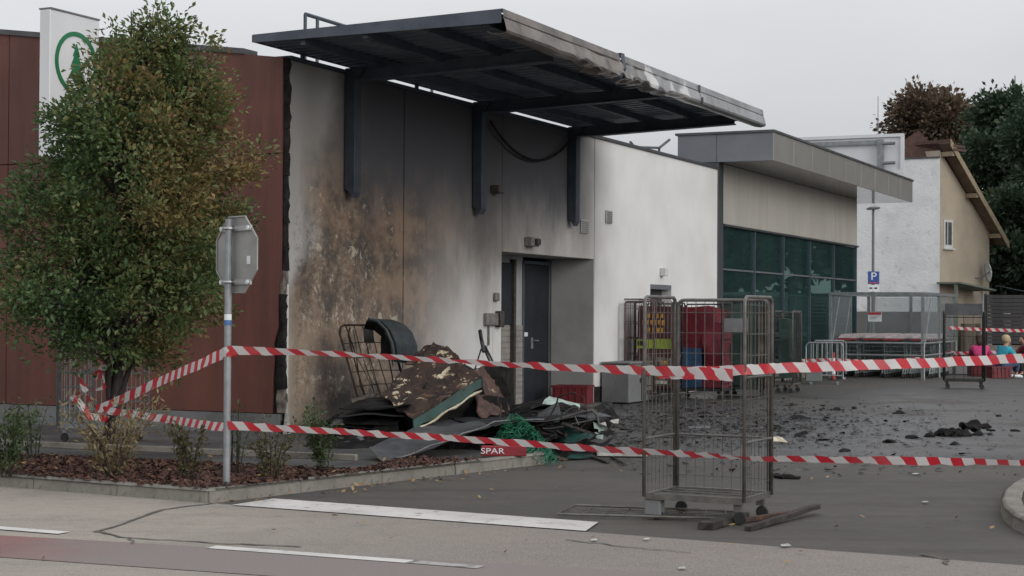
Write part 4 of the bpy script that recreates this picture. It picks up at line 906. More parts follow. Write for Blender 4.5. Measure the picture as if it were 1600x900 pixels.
plw = [(dp(356, 665, dl), .3), (dp(507, 673, mixd(507)), .7), (dp(648, 681, mixd(648)), .75), (dp(753, 688, mixd(753)), .75), (dp(894, 699, mixd(894)), .75), (dp(1012, 706, dFL), .75), (dp(1100, 711, (dFL + dFR) / 2), .9), (dp(1160, 716, dFR), 1.25), (dp(1215, 717, dFR + .1), .85), (dp(1420, 720, 12.6), .6), (dp(1600, 723, 13), .8), (dp(1800, 726, 13.5), .6)]
ribbon('barrier_tape', plw, .078, label='lower half-twisted red and white tape running from the sign pole past the roll cage')
tr_ = dp(150, 640, 16.85)
ribbon('barrier_tape', [(dp(353, 551, PD + .0), .0), (dp(250, 596, 16.1), 0), (dp(170, 633, 16.8), 0), (tr_, 0.2)], .09, label='tape sloping down from the sign pole to the foot of the tree')
ribbon('barrier_tape', [(dp(353, 668, PD), .0), (dp(260, 655, 16.0), .1), (dp(190, 645, 16.6), .0), (dp(150, 638, 16.9), 0)], .075, label='nearly level lower tape from the sign pole to the foot of the tree')
tl = [(122, 555), (113, 570), (125, 590), (135, 615), (150, 652), (170, 655), (140, 650), (120, 625), (112, 618), (140, 610), (165, 605), (160, 585), (148, 590), (165, 570), (150, 555)]
ribbon('barrier_tape', [(dp(x, y, 16.85 + .12 * sin(i * 1.7)), i * .55) for i, (x, y) in enumerate(tl)], .07, label='loose tangle of tape wound around the tree trunk', sub=5)
ribbon('barrier_tape', [(dp(357 + 10 * cos(t), 549 + 1.5 * t / 3, PD - .04 * sin(t) - .0), 0) for t in np.linspace(0, 6.1, 9)], .08, label='turn of tape knotted around the sign pole at the upper tape', sub=3)
# trolley parked behind the tree
tc_ = roll_cage('light grey roll cage half hidden behind the tree against the red wall', gp(140, 696, .10) + Vector((0, .6, 0)), BROT + pi / 2, mats=('galv', 'chrome'), fine=False, plate=False, w_=.8)
# flattened cage side and bars under the near cage
pan = thing('fallen_cage_panel', 'wire cage side panel lying flat on the asphalt under the near roll cage', 'cage panel', gp(1035, 806, .012), atan2(CA.y, CA.x) + .30)
f_ = MB().tube([(-.80, -.2, .015), (-.72, .22, .04), (.62, .20, .03), (.66, -.22, .02)], .011, 6, closed=True).build('panel_frame', 'cage', pan)
for k in range(1, 9): MB().tube([(-.78 + k * .16, -.2, .015), (-.72 + k * .15, .2, .03)], .005, 4).build('wire', 'rustwood' if k % 3 == 0 else 'cagewire', pan)
for k in range(1, 4): MB().tube([(-.79 + .02 * k, -.2 + k * .105, .022), (.65, -.21 + k * .105, .028)], .005, 4).build('wire', 'cagewire', pan)
def bar(label, p, q, w_, h, mat, name='charred_bar', cat='burnt bar', z0=.0, group=None):
    p, q = Vector(p), Vector(q); L_ = (q - p).length; t = (q - p).normalized(); o = MB()
    n = 7; prf = []
    m = MB(); vs = []
    for k in range(n + 1):
        x = L_ * k / n; j = lambda: rnd(-.12, .12)
        vs.append([Vector((x, (sy * w_ / 2) * (1 + j()), (sz * h / 2) * (1 + j()))) for sy, sz in ((-1, -1), (1, -1), (1, 1), (-1, 1))])
    m.add([v for ring in vs for v in ring], [tuple(a * 4 + b for b in ()) for a in ()] + [(k * 4 + i, k * 4 + (i + 1) % 4, (k + 1) * 4 + (i + 1) % 4, (k + 1) * 4 + i) for k in range(n) for i in range(4)] + [(3, 2, 1, 0), (n * 4, n * 4 + 1, n * 4 + 2, n * 4 + 3)])
    o = m.build(name, mat); o.matrix_world = Matrix.Translation(p + Vector((0, 0, z0))) @ t.to_track_quat('X', 'Z').to_matrix().to_4x4(); return tag(o, label, cat, group)
bar('charred black-tipped bar sticking out to the right from under the near roll cage', gp(1168, 826, .02), gp(1277, 791, .06), .055, .035, 'wood')
bar('rusty brown bar lying flat beside the near roll cage wheels', gp(1150, 815, .02), gp(1236, 801, .025), .05, .03, 'rustwood')
bar('short dark bar lying under the near roll cage', gp(1102, 822, .03), gp(1160, 805, .03), .12, .05, 'wood')
# ------------------------------------------------------------------ burnt debris by the wall
from mathutils import noise as mnoise
def lumpy(name, mat, size, amp, parent=None, sub=3, seed=0, fs=2.5, box_=True):
    bm = bmesh.new()
    if box_:
        bmesh.ops.create_cube(bm, size=1.0); bmesh.ops.subdivide_edges(bm, edges=bm.edges[:], cuts=sub, use_grid_fill=True)
    else: bmesh.ops.create_icosphere(bm, subdivisions=sub, radius=0.5)
    sz = Vector(size)
    for v in bm.verts:
        p = Vector((v.co.x * sz.x, v.co.y * sz.y, v.co.z * sz.z)); n = mnoise.noise_vector(p * fs / max(.2, min(sz)) * .5 + Vector((seed * 7.1, seed * 3.3, seed)))
        v.co = p + n * amp
    me = bpy.data.meshes.new(name); bm.to_mesh(me); bm.free(); me.materials.append(M[mat]); o = bpy.data.objects.new(name, me); COL.objects.link(o)
    if parent is not None: o.parent = parent
    return o
def pxsheet(name, corners, mat, parent=None, n=10, amp=.02, th=.006, seed=0, edge=None):
    """a bent metal sheet through four world points (a, b, c, d in order)"""
    a, b, c, d = [Vector(p) for p in corners]; rows = []; nn = (b - a).cross(d - a).normalized()
    for i in range(n + 1):
        row = []
        for j in range(n + 1):
            u, v = i / n, j / n; p = (a * (1 - u) + b * u) * (1 - v) + (d * (1 - u) + c * u) * v
            q = mnoise.noise(p * 2.2 + Vector((seed, seed * 2, 0))) * amp + mnoise.noise(p * 6 + Vector((seed, 0, seed))) * amp * .4; row.append(p + nn * q)
        rows.append(row)
    m = MB(); m.sheet(rows, 0, th); return m.build(name, mat, parent)
# low black heap
HC = dp(735, 672, 19.4); HC.z = 0.1
r = np.random.default_rng(4); rows = []
for j in np.linspace(-1.3, 1.5, 34):
    row = []
    for i in np.linspace(-1.9, 1.95, 60):
        e = max(0, 1 - (i / 1.9) ** 2) * max(0, 1 - ((j - .1) / 1.35) ** 2); h = .26 * e ** .6 * (.6 + .8 * abs(mnoise.noise(Vector((i * 1.6, j * 1.6, 3))))) + .14 * e ** .5 * mnoise.noise(Vector((i * 5, j * 5, 1))) + .08 * e ** .5 * mnoise.noise(Vector((i * 12, j * 12, 1)))
        row.append(HC + Vector((i, j, h - .03 - (.14 if HC.x + i > .05 and e < .5 else 0))))
    rows.append(row)
m = MB(); m.sheet(rows); tag(m.build('burnt_rubble', 'char'), kind='stuff')
o = lumpy('charred_lump', 'char', (1.0, .5, .62), .10, None, 5, 8); o.location = dp(722, 640, 19.6); o.location.z = .30; tag(o, 'big black charred lump filling the gap under the green-rimmed container', 'burnt lump')
# upturned burnt container
ct = thing('burnt_container', 'upturned burnt container with a rust brown side, peeling cream patches and a dark green rim', 'burnt container', (0, 0, 0))
A, T, R, Bt = dp(597, 618, 19.2), dp(678, 536, 19.9), dp(752, 590, 19.2), dp(646, 656, 18.5)
T2 = dp(640, 562, 19.7)
tv = Vector((.06, .30, -.24))
def quadgrid(a, b, c, d, n, amp, seed, th):
    rows = []; nn = (b - a).cross(d - a).normalized()
    for i in range(n + 1):
        row = []
        for j in range(n + 1):
            u, v = i / n, j / n; p = (a * (1 - u) + b * u) * (1 - v) + (d * (1 - u) + c * u) * v
            q = mnoise.noise(p * 3 + Vector((seed, 0, 0))) * amp + mnoise.noise(p * 9 + Vector((seed, 0, 0))) * amp * .45
            ed = min(u, v, 1 - u, 1 - v); cd = min(max(u, v), max(u, 1 - v), max(1 - u, v), max(1 - u, 1 - v)); jit = (mnoise.noise_vector(p * 6) * .07 * min(1, cd * 2)) if ed < .01 else Vector((0, 0, 0)); row.append(p + nn * (q + .05 * sin(pi * u) * sin(pi * v)) + jit)
        rows.append(row)
    m = MB(); m.sheet(rows, 0, th); return m
quadgrid(dp(632, 570, 19.75), dp(664, 540, 20.0), dp(700, 543, 20.1), dp(742, 580, 19.7), 10, .04, 6, .012).build('burnt_side', 'burntpanel', ct)
quadgrid(A, T, R, Bt, 18, .05, 3, .012).build('burnt_side', 'burntpanel', ct)
m = MB(); ins = lambda p, k=.05: p + ((A + T + R + Bt) / 4 - p) * k + tv * .10
tb_ = tv * .12; m.prism([ins(A, .02) + tb_, ins(T, .06) + tb_, ins(R, .02) + tb_, ins(Bt, .02) + tb_], tv * 1.25); m.build('body', 'char', ct)
e1, e2 = Bt + tv * .10, R + tv * .10; out_ = Vector((.02, -.07, -.06))
m = MB(); m.sheet([[e1.lerp(e2, k / 8) + out_ * .3 * sin(k * .9) * .3 - (tv * .1 if 1 else 0) for k in range(9)], [e1.lerp(e2, k / 8) + Vector((0, -.055, -.10)) * (1 - .35 * abs(k / 8 - .5)) + Vector((0, 0, .012 * sin(k * 2))) for k in range(9)]], 0, .012); m.build('rim', 'teal', ct)
MB().tube([e1.lerp(e2, k / 10) + Vector((0, -.062, -.115 + .012 * sin(k * 1.7))) for k in range(11)], [.013 + .006 * sin(k * 2.3) for k in range(11)], 6).build('cream_seal', 'cream', ct)
tf = MB(); tf.sheet([[R + Vector((0, 0, .0)), R + Vector((.0, .0, -.04)) + tv * .2], [T.lerp(R, .6) + Vector((.02, -.03, .0)), T.lerp(R, .75) + tv * .25]], 0, .01); tf.build('rim', 'teal', ct)
q2 = thing('burnt_board', 'ragged brown burnt panel slumped beside the green-rimmed container', 'burnt panel'); 
quadgrid(dp(735, 582, 19.6), dp(762, 570, 20.0), dp(796, 640, 19.5), dp(752, 655, 18.9), 10, .05, 9, .02).build('panel_sheet', 'rustpanel', q2)
o = lumpy('charred_lump', 'char', (.34, .3, .55), .09, None, 4, 5); o.location = dp(776, 610, 20.0); tag(o, 'black charred lump leaning beside the twisted rods near the tiled doorway', 'burnt lump')
# melted lid
Lc = [(575, 498), (590, 502), (603, 515), (612, 535), (616, 562)]; Rc = [(612, 499), (631, 506), (645, 520), (652, 540), (653, 566)]
rows = []
for (x0, y0), (x1, y1) in zip(Lc, Rc):
    rows.append([dp(x0 + (x1 - x0) * k / 12, y0 + (y1 - y0) * k / 12, 20.15 + .5 * (k / 12) - (.035 if k % 4 == 2 else 0) - .10 * sin(pi * k / 12)) for k in range(13)])
m = MB(); m.sheet(rows, 0, .03); lid = m.build('melted_lid', 'lid'); tag(lid, 'melted dark green plastic lid curled over the bent rusty cage', 'plastic lid')
m = MB(); m.sheet([[dp(x - 2, y + 2, 20.2), dp(x - 6 + k, y + 14 - k, 20.5)] for k, (x, y) in enumerate(Lc)], 0, .012); m.build('lid_underside', 'char', lid)
MB().tube([dp(x, y, 20.13) for x, y in Lc], .022, 6).build('lid_rim', 'lid', lid)
o = lumpy('melted_drip', 'char', (.10, .1, .22), .05, lid, 3, 6); o.location = dp(604, 540, 20.4)
# bent rusty cage
bc = thing('bent_cage_frame', 'bent rust brown wire cage frame leaning against the scorched wall', 'cage frame')
def bcp(u, v): 
    t = Vector((527 + 78 * u + 38 * v, 508 + 134 * v - 6 * u * v)); return dp(t.x, t.y, 20.75 - .35 * v + .12 * sin(u * 3))
MB().tube([bcp(0, 1), bcp(-.0, .5), bcp(0, .1), bcp(.06, .02), bcp(.14, 0), bcp(.6, 0), bcp(.98, 0), bcp(1.02, .1), bcp(1, .5), bcp(1, 1)], .016, 6).build('frame_tube', 'rustrod', bc)
MB().tube([bcp(.16, 1), bcp(.14, .5), bcp(.16, .12), bcp(.24, .03)], .012, 6).build('frame_tube', 'rustrod', bc)
for k in range(1, 6):
    u = k / 6; MB().tube([bcp(u, 0), bcp(u + rnd(-.05, .05), .35), bcp(u + rnd(-.06, .06), .7), bcp(u, 1)], .008, 4).build('wire', 'rustrod', bc)
for k in range(1, 6):
    v = k / 6 + .05; MB().tube([bcp(0, v), bcp(.5, v + rnd(-.02, .02)), bcp(1, v)], .007, 4).build('wire', 'rustrod', bc)
MB().tube([bcp(.3, .05), bcp(.22, .4), bcp(.34, .75)], .006, 4).build('wire', 'rustrod', bc); MB().tube([bcp(.5, .1), bcp(.42, .5), bcp(.46, .95)], .006, 4).build('wire', 'rustrod', bc)
pxsheet('cage_plate', [dp(567, 511, 20.7), dp(583, 511, 20.7), dp(585, 536, 20.65), dp(569, 536, 20.65)], 'cagedark', bc, 3, .005)
o = pxsheet('crumpled_film', [dp(548, 622, 20.5), dp(590, 610, 20.4), dp(592, 640, 20.1), dp(556, 642, 20.1)], 'bagmix', None, 8, .10, .004, 3); tag(o, 'crumpled grey-green film lying inside the bent rusty cage', 'plastic film')
# twisted rods
tw = thing('twisted_rods', 'A-shaped pair of twisted black rods standing before the tiled doorway', 'metal rods')
for pts, rr in (([(750, 518), (757, 545), (776, 590), (790, 630)], .017), ([(750, 516), (752, 530), (756, 550)], .026), ([(758, 540), (770, 565), (781, 600)], .012), ([(752, 545), (741, 580), (727, 600)], .010), ([(764, 565), (752, 590), (744, 604)], .009), ([(727, 578), (760, 575), (778, 580)], .008)):
    MB().tube([dp(x, y, 20.6 + .05 * sin(i * 2)) for i, (x, y) in enumerate(pts)], rr, 6).build('rod', 'sootmetal' if rr > .011 else 'cagedark', tw)
# black sheets stacked at the wall foot
for k in range(5):
    z = .14 + .07 * k; c = dp(566 + 9 * k + rnd(-6, 6), 672 - 9 * k, 19.6 - .1 * k); a = radians(-12 + rnd(-10, 10)); e = Vector((cos(a), sin(a), 0)); n_ = Vector((-sin(a), cos(a), 0)); hw, hd = .52 - .03 * k, .42
    o = pxsheet('charred_sheet', [c - e * hw - n_ * hd, c + e * hw - n_ * hd + Vector((0, 0, rnd(-.03, .06))), c + e * hw + n_ * hd + Vector((0, 0, .10)), c - e * hw + n_ * hd + Vector((0, 0, .06))], 'sootmetal' if k % 2 else 'char', None, 8, .05, .018, k)
    tag(o, f"{['lowest', 'second lowest', 'middle', 'second highest', 'topmost'][k]} charred black sheet in the stack at the foot of the scorched wall", 'burnt sheet', 'charred sheets stacked by the wall')
# big smoked sheet
gs = thing('smoked_sheet', 'long buckled grey metal sheet sloping over the debris toward the kerb', 'metal sheet')
g1, g2, g3, g4 = dp(577, 698, 16.9), dp(601, 726, 16.55), dp(800, 660, 18.4), dp(690, 655, 19.3)
pxsheet('sheet_face', [g1, g2, dp(772, 662, 18.0), g4], 'sheetgrey', gs, 16, .05, .008, 2)
pxsheet('sheet_face', [g4, dp(772, 662, 18.0), dp(948, 652, 19.0), dp(880, 648, 20.2)], 'sootmetal', gs, 14, .06, .008, 5)
MB().tube([g2.lerp(dp(772, 662, 18.0), k / 10) + Vector((0, -.005, .014 + .01 * sin(k * 2))) for k in range(11)] + [dp(800, 656, 18.2), dp(850, 655, 18.6)], .007, 5).build('bare_edge', 'edgegrey', gs)
# bent rail
rl = thing('bent_rail', 'bent dull metal rail with short rungs lying on the debris near the red crate', 'metal rail')
for pts, rr in (([(800, 680), (850, 662), (912, 643), (925, 641), (932, 648), (936, 664)], .016), ([(815, 684), (870, 668), (930, 655)], .011), ([(858, 659), (866, 672)], .01), ([(897, 648), (904, 664)], .01), ([(828, 671), (834, 682)], .01)):
    MB().tube([dp(x, y, 18.7) for x, y in pts], rr, 6).build('rod', 'rail', rl)
# folded black board with white underside
fb = thing('folded_board', 'folded black board with a white lower edge at the right end of the heap', 'burnt board')
pxsheet('board_top', [dp(922, 641, 19.6), dp(948, 627, 20.2), dp(967, 656, 19.9), dp(936, 662, 19.3)], 'char', fb, 6, .03, .012, 7)
pxsheet('board_edge', [dp(937, 663, 19.3), dp(967, 655, 19.88), dp(966, 662, 19.8), dp(946, 666, 19.2)], 'paper', fb, 5, .02, .008, 8)
o = pxsheet('pale_scrap', [dp(927, 664, 19.4), dp(944, 663, 19.4), dp(942, 692, 18.9), dp(931, 688, 18.9)], 'mintscrap', None, 7, .08, .005, 11); tag(o, 'crumpled pale green foil hanging under the folded black board', 'foil scrap')
o = pxsheet('pale_scrap', [dp(846, 634, 20.4), dp(858, 618, 20.6), dp(908, 634, 20.6), dp(900, 648, 20.2)], 'mintscrap', None, 10, .12, .005, 12); tag(o, 'crumpled mint-white sheet in front of the dark blue door', 'plastic scrap')
o = pxsheet('charred_sheet', [dp(800, 640, 20.3), dp(850, 622, 20.8), dp(905, 640, 20.2), dp(860, 652, 19.7)], 'char', None, 9, .10, .015, 13); tag(o, 'black crumpled sheet under the mint-white scrap by the door', 'burnt sheet')
o = pxsheet('charred_sheet', [dp(858, 690, 18.6), dp(905, 668, 19.0), dp(934, 690, 18.6), dp(885, 696, 18.3)], 'teal', None, 9, .10, .012, 14); tag(o, 'dark green-black sheet beneath the bent rail', 'burnt sheet')
# small charred scraps in the heap
for k in range(70):
    px, py = (rnd(520, 950), rnd(648, 700)) if k % 2 else (rnd(770, 955), rnd(640, 696)); 
    if px < 640 and py > 690: continue
    d = 19.6 - (py - 648) * .032 + rnd(-.2, .2); p = dp(px, py, d); p.z = max(p.z, .12 if px < 820 else .03)
    s = rnd(.06, .20); o = pxsheet('charred_scrap', [p + Vector((rnd(-1, 1), rnd(-1, 1), rnd(-.4, .6))) * s for _ in range(1)] + [p + Vector((s * rnd(.6, 1.6), rnd(-.5, .5) * s, rnd(-.5, .7) * s)), p + Vector((s * rnd(.5, 1.5), s * rnd(.5, 1.5), rnd(-.5, 1) * s)), p + Vector((rnd(-.5, .5) * s, s * rnd(.5, 1.5), rnd(-.4, .8) * s))], mt := random.choice(('char', 'sootmetal', 'char', 'char', 'wood', 'sheetgrey')), None, 3, .05, .006, k)
    nr = 'beside the stack of black sheets' if px < 640 else 'under the green-rimmed container' if px < 760 else 'behind the green net' if px < 850 else 'below the bent rail' if px < 910 else 'under the folded black board'
    wdm = {'char': 'black', 'sootmetal': 'sooty metal', 'wood': 'brown-black wooden', 'sheetgrey': 'grey metal'}[mt]
    tag(o, f'small jagged {wdm} scrap in the burnt heap {nr}', 'burnt scrap', 'charred scraps in the heap')
for k, (p, q) in enumerate((((700, 690), (790, 668)), ((840, 690), (905, 672)), ((655, 700), (740, 690)), ((868, 672), (900, 690)), ((880, 662), (930, 680)), ((630, 690), (690, 676)))):
    bar(['thin charred stick left of the green net', 'thin charred stick below the bent rail', 'thin charred stick lying on the smoked grey sheet', 'short charred stick under the bent rail rungs', 'charred stick pointing at the folded black board', 'charred stick before the stack of black sheets'][k], dp(*p, 18.4), dp(*q, 18.9), .04, .03, 'wood', 'charred_stick', 'burnt stick', 0, 'charred sticks in the heap')
for k, (cx0, cy0, wpx, hpx_, d) in enumerate(((800, 650, 70, 26, 19.6), (860, 672, 80, 30, 19.0), (905, 664, 66, 34, 19.3), (830, 684, 60, 20, 18.6), (750, 652, 60, 22, 19.7))):
    o = pxsheet('charred_sheet', [dp(cx0 - wpx / 2, cy0 + hpx_ / 2, d - .1), dp(cx0 + wpx / 2, cy0 + hpx_ / 2 - 4, d - .1), dp(cx0 + wpx / 2 - 8, cy0 - hpx_ / 2, d + .5), dp(cx0 - wpx / 2 + 6, cy0 - hpx_ / 2 + 6, d + .5)], 'char', None, 12, .16, .008, 40 + k)
    tag(o, ['crumpled black sheet behind the bent rail', 'crumpled black sheet hanging between the rungs of the bent rail', 'crumpled black sheet beside the folded black board', 'low crumpled black sheet just right of the green net', 'crumpled black sheet under the slumped brown board'][k], 'burnt sheet', 'crumpled black sheets in the heap')
for k in range(16):
    x0, y0 = (rnd(770, 930), rnd(645, 690)) if k < 11 else (rnd(640, 760), rnd(640, 690)); d = 19.2 - (y0 - 645) * .022; q = dp(x0, y0, d); pts = [q]; v = Vector((rnd(-1, 1), rnd(-.6, .2), rnd(-.1, .5))).normalized()
    for i in range(7): v = (v + Vector((rnd(-.5, .5), rnd(-.4, .4), rnd(-.55, .35)))).normalized(); nx_ = pts[-1] + v * rnd(.05, .11); nx_.z = max(.13, nx_.z); pts.append(nx_)
    o = MB().tube(pts, rnd(.005, .010), 5).build('burnt_wire', 'sootmetal' if k % 3 else 'rustrod'); tag(o, 'thin bent wire ' + ('behind the green net' if x0 < 850 and k < 11 else 'among the sheets below the bent rail' if k < 11 else 'under the green-rimmed container'), 'burnt wire', 'bent wires sticking out of the heap')
# green net
nb = dp(812, 716, 17.75); m = MB(); r = np.random.default_rng(8)
def npt(u, v):   # heap shape
    a = u * 2 * pi; R = .30 * (1 - v) ** .7 + .03; return Vector((nb.x + R * 1.05 * cos(a) - .05 * v, nb.y + .25 + R * .75 * sin(a) + .22 * v, .06 + .40 * v + .03 * sin(a * 3 + 5 * v)))
for k in range(150):
    u, v = r.random(), r.random() ** 1.2 * .95; du_, dv_ = r.normal(0, .05), r.normal(0, .12); pts = []
    for i in range(7):
        pts.append(npt(u + du_ * i, min(1, max(0, v + dv_ * i * .5))) + Vector(r.normal(0, .016, 3)))
    m.tube(pts, .0055, 3, cap=False)
for k in range(34):   # strands trailing over the kerb
    s0 = Vector((nb.x + rnd(-.02, .3), nb.y + rnd(-.1, .2), .2)); pts = [s0]
    for i in range(6): pts.append(pts[-1] + Vector((rnd(-.05, .07), rnd(-.1, .03), -.03 if pts[-1].z > .03 else 0)))
    m.tube(pts, .005, 3, cap=False)
ne = thing('green_net', 'heap of tangled bright green netting at the kerb nose', 'net', nb); o = m.build('net_cords', 'net'); o.parent = ne; o.matrix_parent_inverse = Matrix.Translation(-nb); tag(o, kind='stuff')
# red board with white letters
rb = thing('red_sign_board', 'narrow red board with white capital letters lying behind the kerb beside the green net', 'sign board', gp(787, 713, .115), atan2(-.02, 1))
rb.location.z = .115
box((-.235, 0, 0), (.235, .10, .105)).build('board', 'bright_red', rb, bevel=.008)
text_mesh('lettering', 'SPAR', .082, 'stickwhite', rb, Matrix.Translation((-.115, -.003, .052)) @ Matrix.Rotation(pi / 2, 4, 'X'), 1.35)
# charred pieces between net and the drive
for (p, q, w_, mt, lb) in (((800, 716), (742, 730), .1, 'kerb', None), ((905, 706), (950, 722), .05, 'wood', 'black splinter of board lying on the asphalt right of the green net'), ((860, 712), (880, 718), .09, 'rustwood', 'brown scrap of board on the asphalt beside the green net'), ((955, 714), (975, 724), .02, 'wood', 'thin curved black strip left of the near roll cage')):
    if lb: bar(lb, gp(*p, .02), gp(*q, .02), w_, .02, mt, 'scrap_board', 'scrap')
o = pxsheet('green_scrap', [gp(885, 716, .03), gp(925, 714, .03), gp(912, 707, .05), gp(893, 708, .06)], 'teal', None, 5, .02, .008, 3); tag(o, 'flat dark green scrap on the asphalt between the net and the roll cage', 'scrap')
o = box((-.28, -.10, 0), (.28, .10, .05)).build('pale_board', 'paper', None, bevel=.005); o.location = gp(972, 712, .012); o.rotation_euler = (0, 0, -.08); tag(o, 'pale dirty board lying on the asphalt just left of the roll cage', 'board')
# ------------------------------------------------------------------ burnt bits on the drive
def drivept():
    r1 = random.random()
    if r1 < .6: px, py = random.gauss(1110, 110), random.gauss(658, 16)
    elif r1 < .85: px, py = rnd(950, 1480), rnd(636, 702)
    else: px, py = rnd(950, 1590), rnd(625, 745)
    if py < 622 or py > 860 or px < 850: return None
    return gp(px, py)
flakes('burnt_debris', 'flake', 6500, drivept, .008, .07, .004, .22, lift=.02, bias=3.0)
for k in range(26):
    px, py = random.gauss(1130, 120), random.gauss(660, 17)
    if px < 960 or py < 630 or py > 705: px, py = rnd(1000, 1300), rnd(640, 695)
    p = gp(px, py, .02); s = rnd(.06, .19); o = pxsheet('burnt_flake', [p + Vector((-s, -s * .5, 0)), p + Vector((s * rnd(.6, 1.2), -s * .4, rnd(0, .02))), p + Vector((s * .8, s * rnd(.3, .9), rnd(0, .03))), p + Vector((-s * rnd(.5, 1), s * .7, rnd(0, .02)))], random.choice(('char', 'char', 'sheetgrey', 'wood', 'char', 'bagmix')), None, 4, .06, .005, k)
    zn = 'left of the near roll cage' if px < 1010 else 'seen through the near roll cage' if px < 1210 else 'between near roll cage and ash heap'; fr_ = 'closer to us' if py > 672 else 'midway' if py > 655 else 'farther back'
    tag(o, f'dark burnt flake on the drive {zn}, {fr_}', 'burnt flake', 'burnt flakes scattered on the drive')
o = pxsheet('pale_scrap', [gp(1198, 692, .02), gp(1232, 691, .02), gp(1222, 684, .06), gp(1203, 685, .07)], 'cream', None, 6, .09, .006, 31); tag(o, 'cream-coloured charred scrap on the drive just right of the near roll cage', 'scrap')
hp_ = thing('ash_heap', 'small black heap of burnt lumps alone on the drive at the right', 'ash heap', gp(1488, 682))
for k, (px, py, s) in enumerate(((1488, 670, .30), (1472, 680, .26), (1500, 680, .24), (1512, 676, .16), (1457, 684, .18), (1484, 681, .30), (1526, 674, .07), (1494, 664, .16))):
    p = gp(px, py) - hp_.location; s *= .72; o = lumpy('burnt_lump', 'char', (s * 1.35, s * 1.1, s * .55), s * .3, hp_, 4, k, 5, False); o.location = Vector((p.x, p.y * .35, s * .16 + (.07 if k in (0, 7) else 0)))
for k, (px, py) in enumerate(((1548, 672), (1285, 639), (1335, 638), (1404, 645), (1390, 690), (1492, 694), (1586, 673), (1560, 650), (1217, 745), (1236, 746), (1305, 640), (1424, 684), (1320, 704))):
    s = rnd(.06, .12); o = lumpy('burnt_crumb', 'char', (s * 2, s, s * .5), s * .3, None, 3, k, 4, False); o.location = gp(px, py, s * .12); o.rotation_euler = (0, 0, rnd(0, 3)); tag(o, 'small black crumb of burnt matter lying apart on the drive', 'burnt crumb', 'single burnt crumbs on the drive')
for k, (px, py) in enumerate(((928, 843), (1010, 842), (1227, 852), (1430, 740), (1445, 784), (1575, 781), (1065, 887))):
    s = rnd(.022, .042); p = gp(px, py, .018); o = pxsheet('paper_scrap', [p + Vector((-s, -s * 1.2, 0)), p + Vector((s, -s, .002)), p + Vector((s * .8, s * 1.4, .004)), p + Vector((-s * .7, s, .0))], 'paper', None, 2, .004, .001, k); tag(o, 'tiny white scrap of paper on the asphalt', 'paper scrap', 'white paper scraps on the asphalt')
# ------------------------------------------------------------------ crate, grey box, cages with goods
def crate(label, loc, rz, sx=.62, sy=.42, h=.34, group=None, mat='crate_red'):
    t = thing('plastic_crate', label, 'crate', loc, rz, group); x, y = sx / 2, sy / 2; th = .018
    for (a, b) in (((-x, -y, .01), (x, -y + th, h)), ((-x, y - th, .01), (x, y, h)), ((-x, -y + th, .01), (-x + th, y - th, h)), ((x - th, -y + th, .01), (x, y - th, h))): box(a, b).build('side_panel', mat, t)
    box((-x + th, -y + th, .01), (x - th, y - th, .03)).build('base', mat, t)
    m = MB(); g = .02; m.box((-x - g, -y - g, h - .03), (x + g, -y - .001, h + .006)).box((-x - g, y + .001, h - .03), (x + g, y + g, h + .006)).box((-x - g, -y, h - .03), (-x - .001, y, h + .006)).box((x + .001, -y, h - .03), (x + g, y, h + .006)); tag(m.build('rim', mat, t), kind=None)
    for k in range(5): MB().box((-x + sx * (k + .5) / 5 - .012, -y - .016, .03), (-x + sx * (k + .5) / 5 + .012, -y - .001, h - .035)).build('rib', mat, t)
    return t
crate('dark red plastic crate standing in front of the recessed blue door', gp(895, 633), radians(-18))
ub = thing('utility_box', 'waist-high light grey box standing against the pale wall beside the roll cages', 'utility box', LW(10.15, -.04, 0), BROT)
box((0, -.52, .02), (1.25, 0, .70)).build('housing', 'boxgrey', ub, bevel=.01); box((-.03, -.55, .701), (1.28, 0, .735)).build('lid', 'boxgrey', ub, bevel=.008)
box((.62, -.532, .05), (.63, -.521, .68)).build('door_gap', 'char', ub); box((.54, -.545, .36), (.57, -.521, .44)).build('handle', 'lampdark', ub)
GRP = 'roll cages with goods by the side wall'
def cage_at(px, py, rz, label, **k): return roll_cage(label, gp(px, py), rz, fine=False, group=GRP, **k)
c1 = cage_at(993, 624, BROT + .1, 'empty pinkish grey roll cage, first of the nested pair nearest the wall', mats=('pinkcage', 'pinkcage'), w_=.75, d_=.55, h=1.86, nv=4, nh=6)
c2 = cage_at(1007, 626, BROT + .1, 'empty pinkish grey roll cage, second of the nested pair, next to the packaged goods', mats=('pinkcage', 'pinkcage'), w_=.75, d_=.55, h=1.82, nv=4, nh=6)
cA = cage_at(1028, 626, -.42, 'roll cage holding goods with orange print and lime labels', mats=('cagedark', 'cagedark'), w_=.72, d_=.6, h=1.8, nv=6, nh=6)
cB = cage_at(1098, 623, -.42, 'roll cage packed with crimson bags over blue ones', mats=('cagedark', 'cagedark'), w_=.95, d_=.7, h=1.8, nv=6, nh=6)
cC = cage_at(1168, 620, -.42, 'roll cage wrapped in a dark green cover with olive film on its side', mats=('cagedark', 'cagedark'), w_=.86, d_=.7, h=1.86, nv=5, nh=6)
cD = cage_at(1230, 613, -.42, 'dull dark wire roll cage at the right end of the row by the glass front', mats=('cage', 'cagedark'), w_=.40, d_=.7, h=1.66, nv=9, nh=10)
def load(name, label, cat, ref, off, size, mat, amp, seed, grp=None):
    t = thing(name, label, cat, ref.location + Matrix.Rotation(-.42, 3, 'Z') @ Vector(off), -.42, grp); o = lumpy('pack', mat, size, amp, t, 5, seed, 2.0); o.location = (0, 0, size[2] / 2); return t
g = load('packed_goods', 'tall pack with orange lettering-like print and a lime label band in the roll cage', 'packed goods', cA, (0, 0, .22), (.62, .46, 1.5), 'maroon', .03, 1)
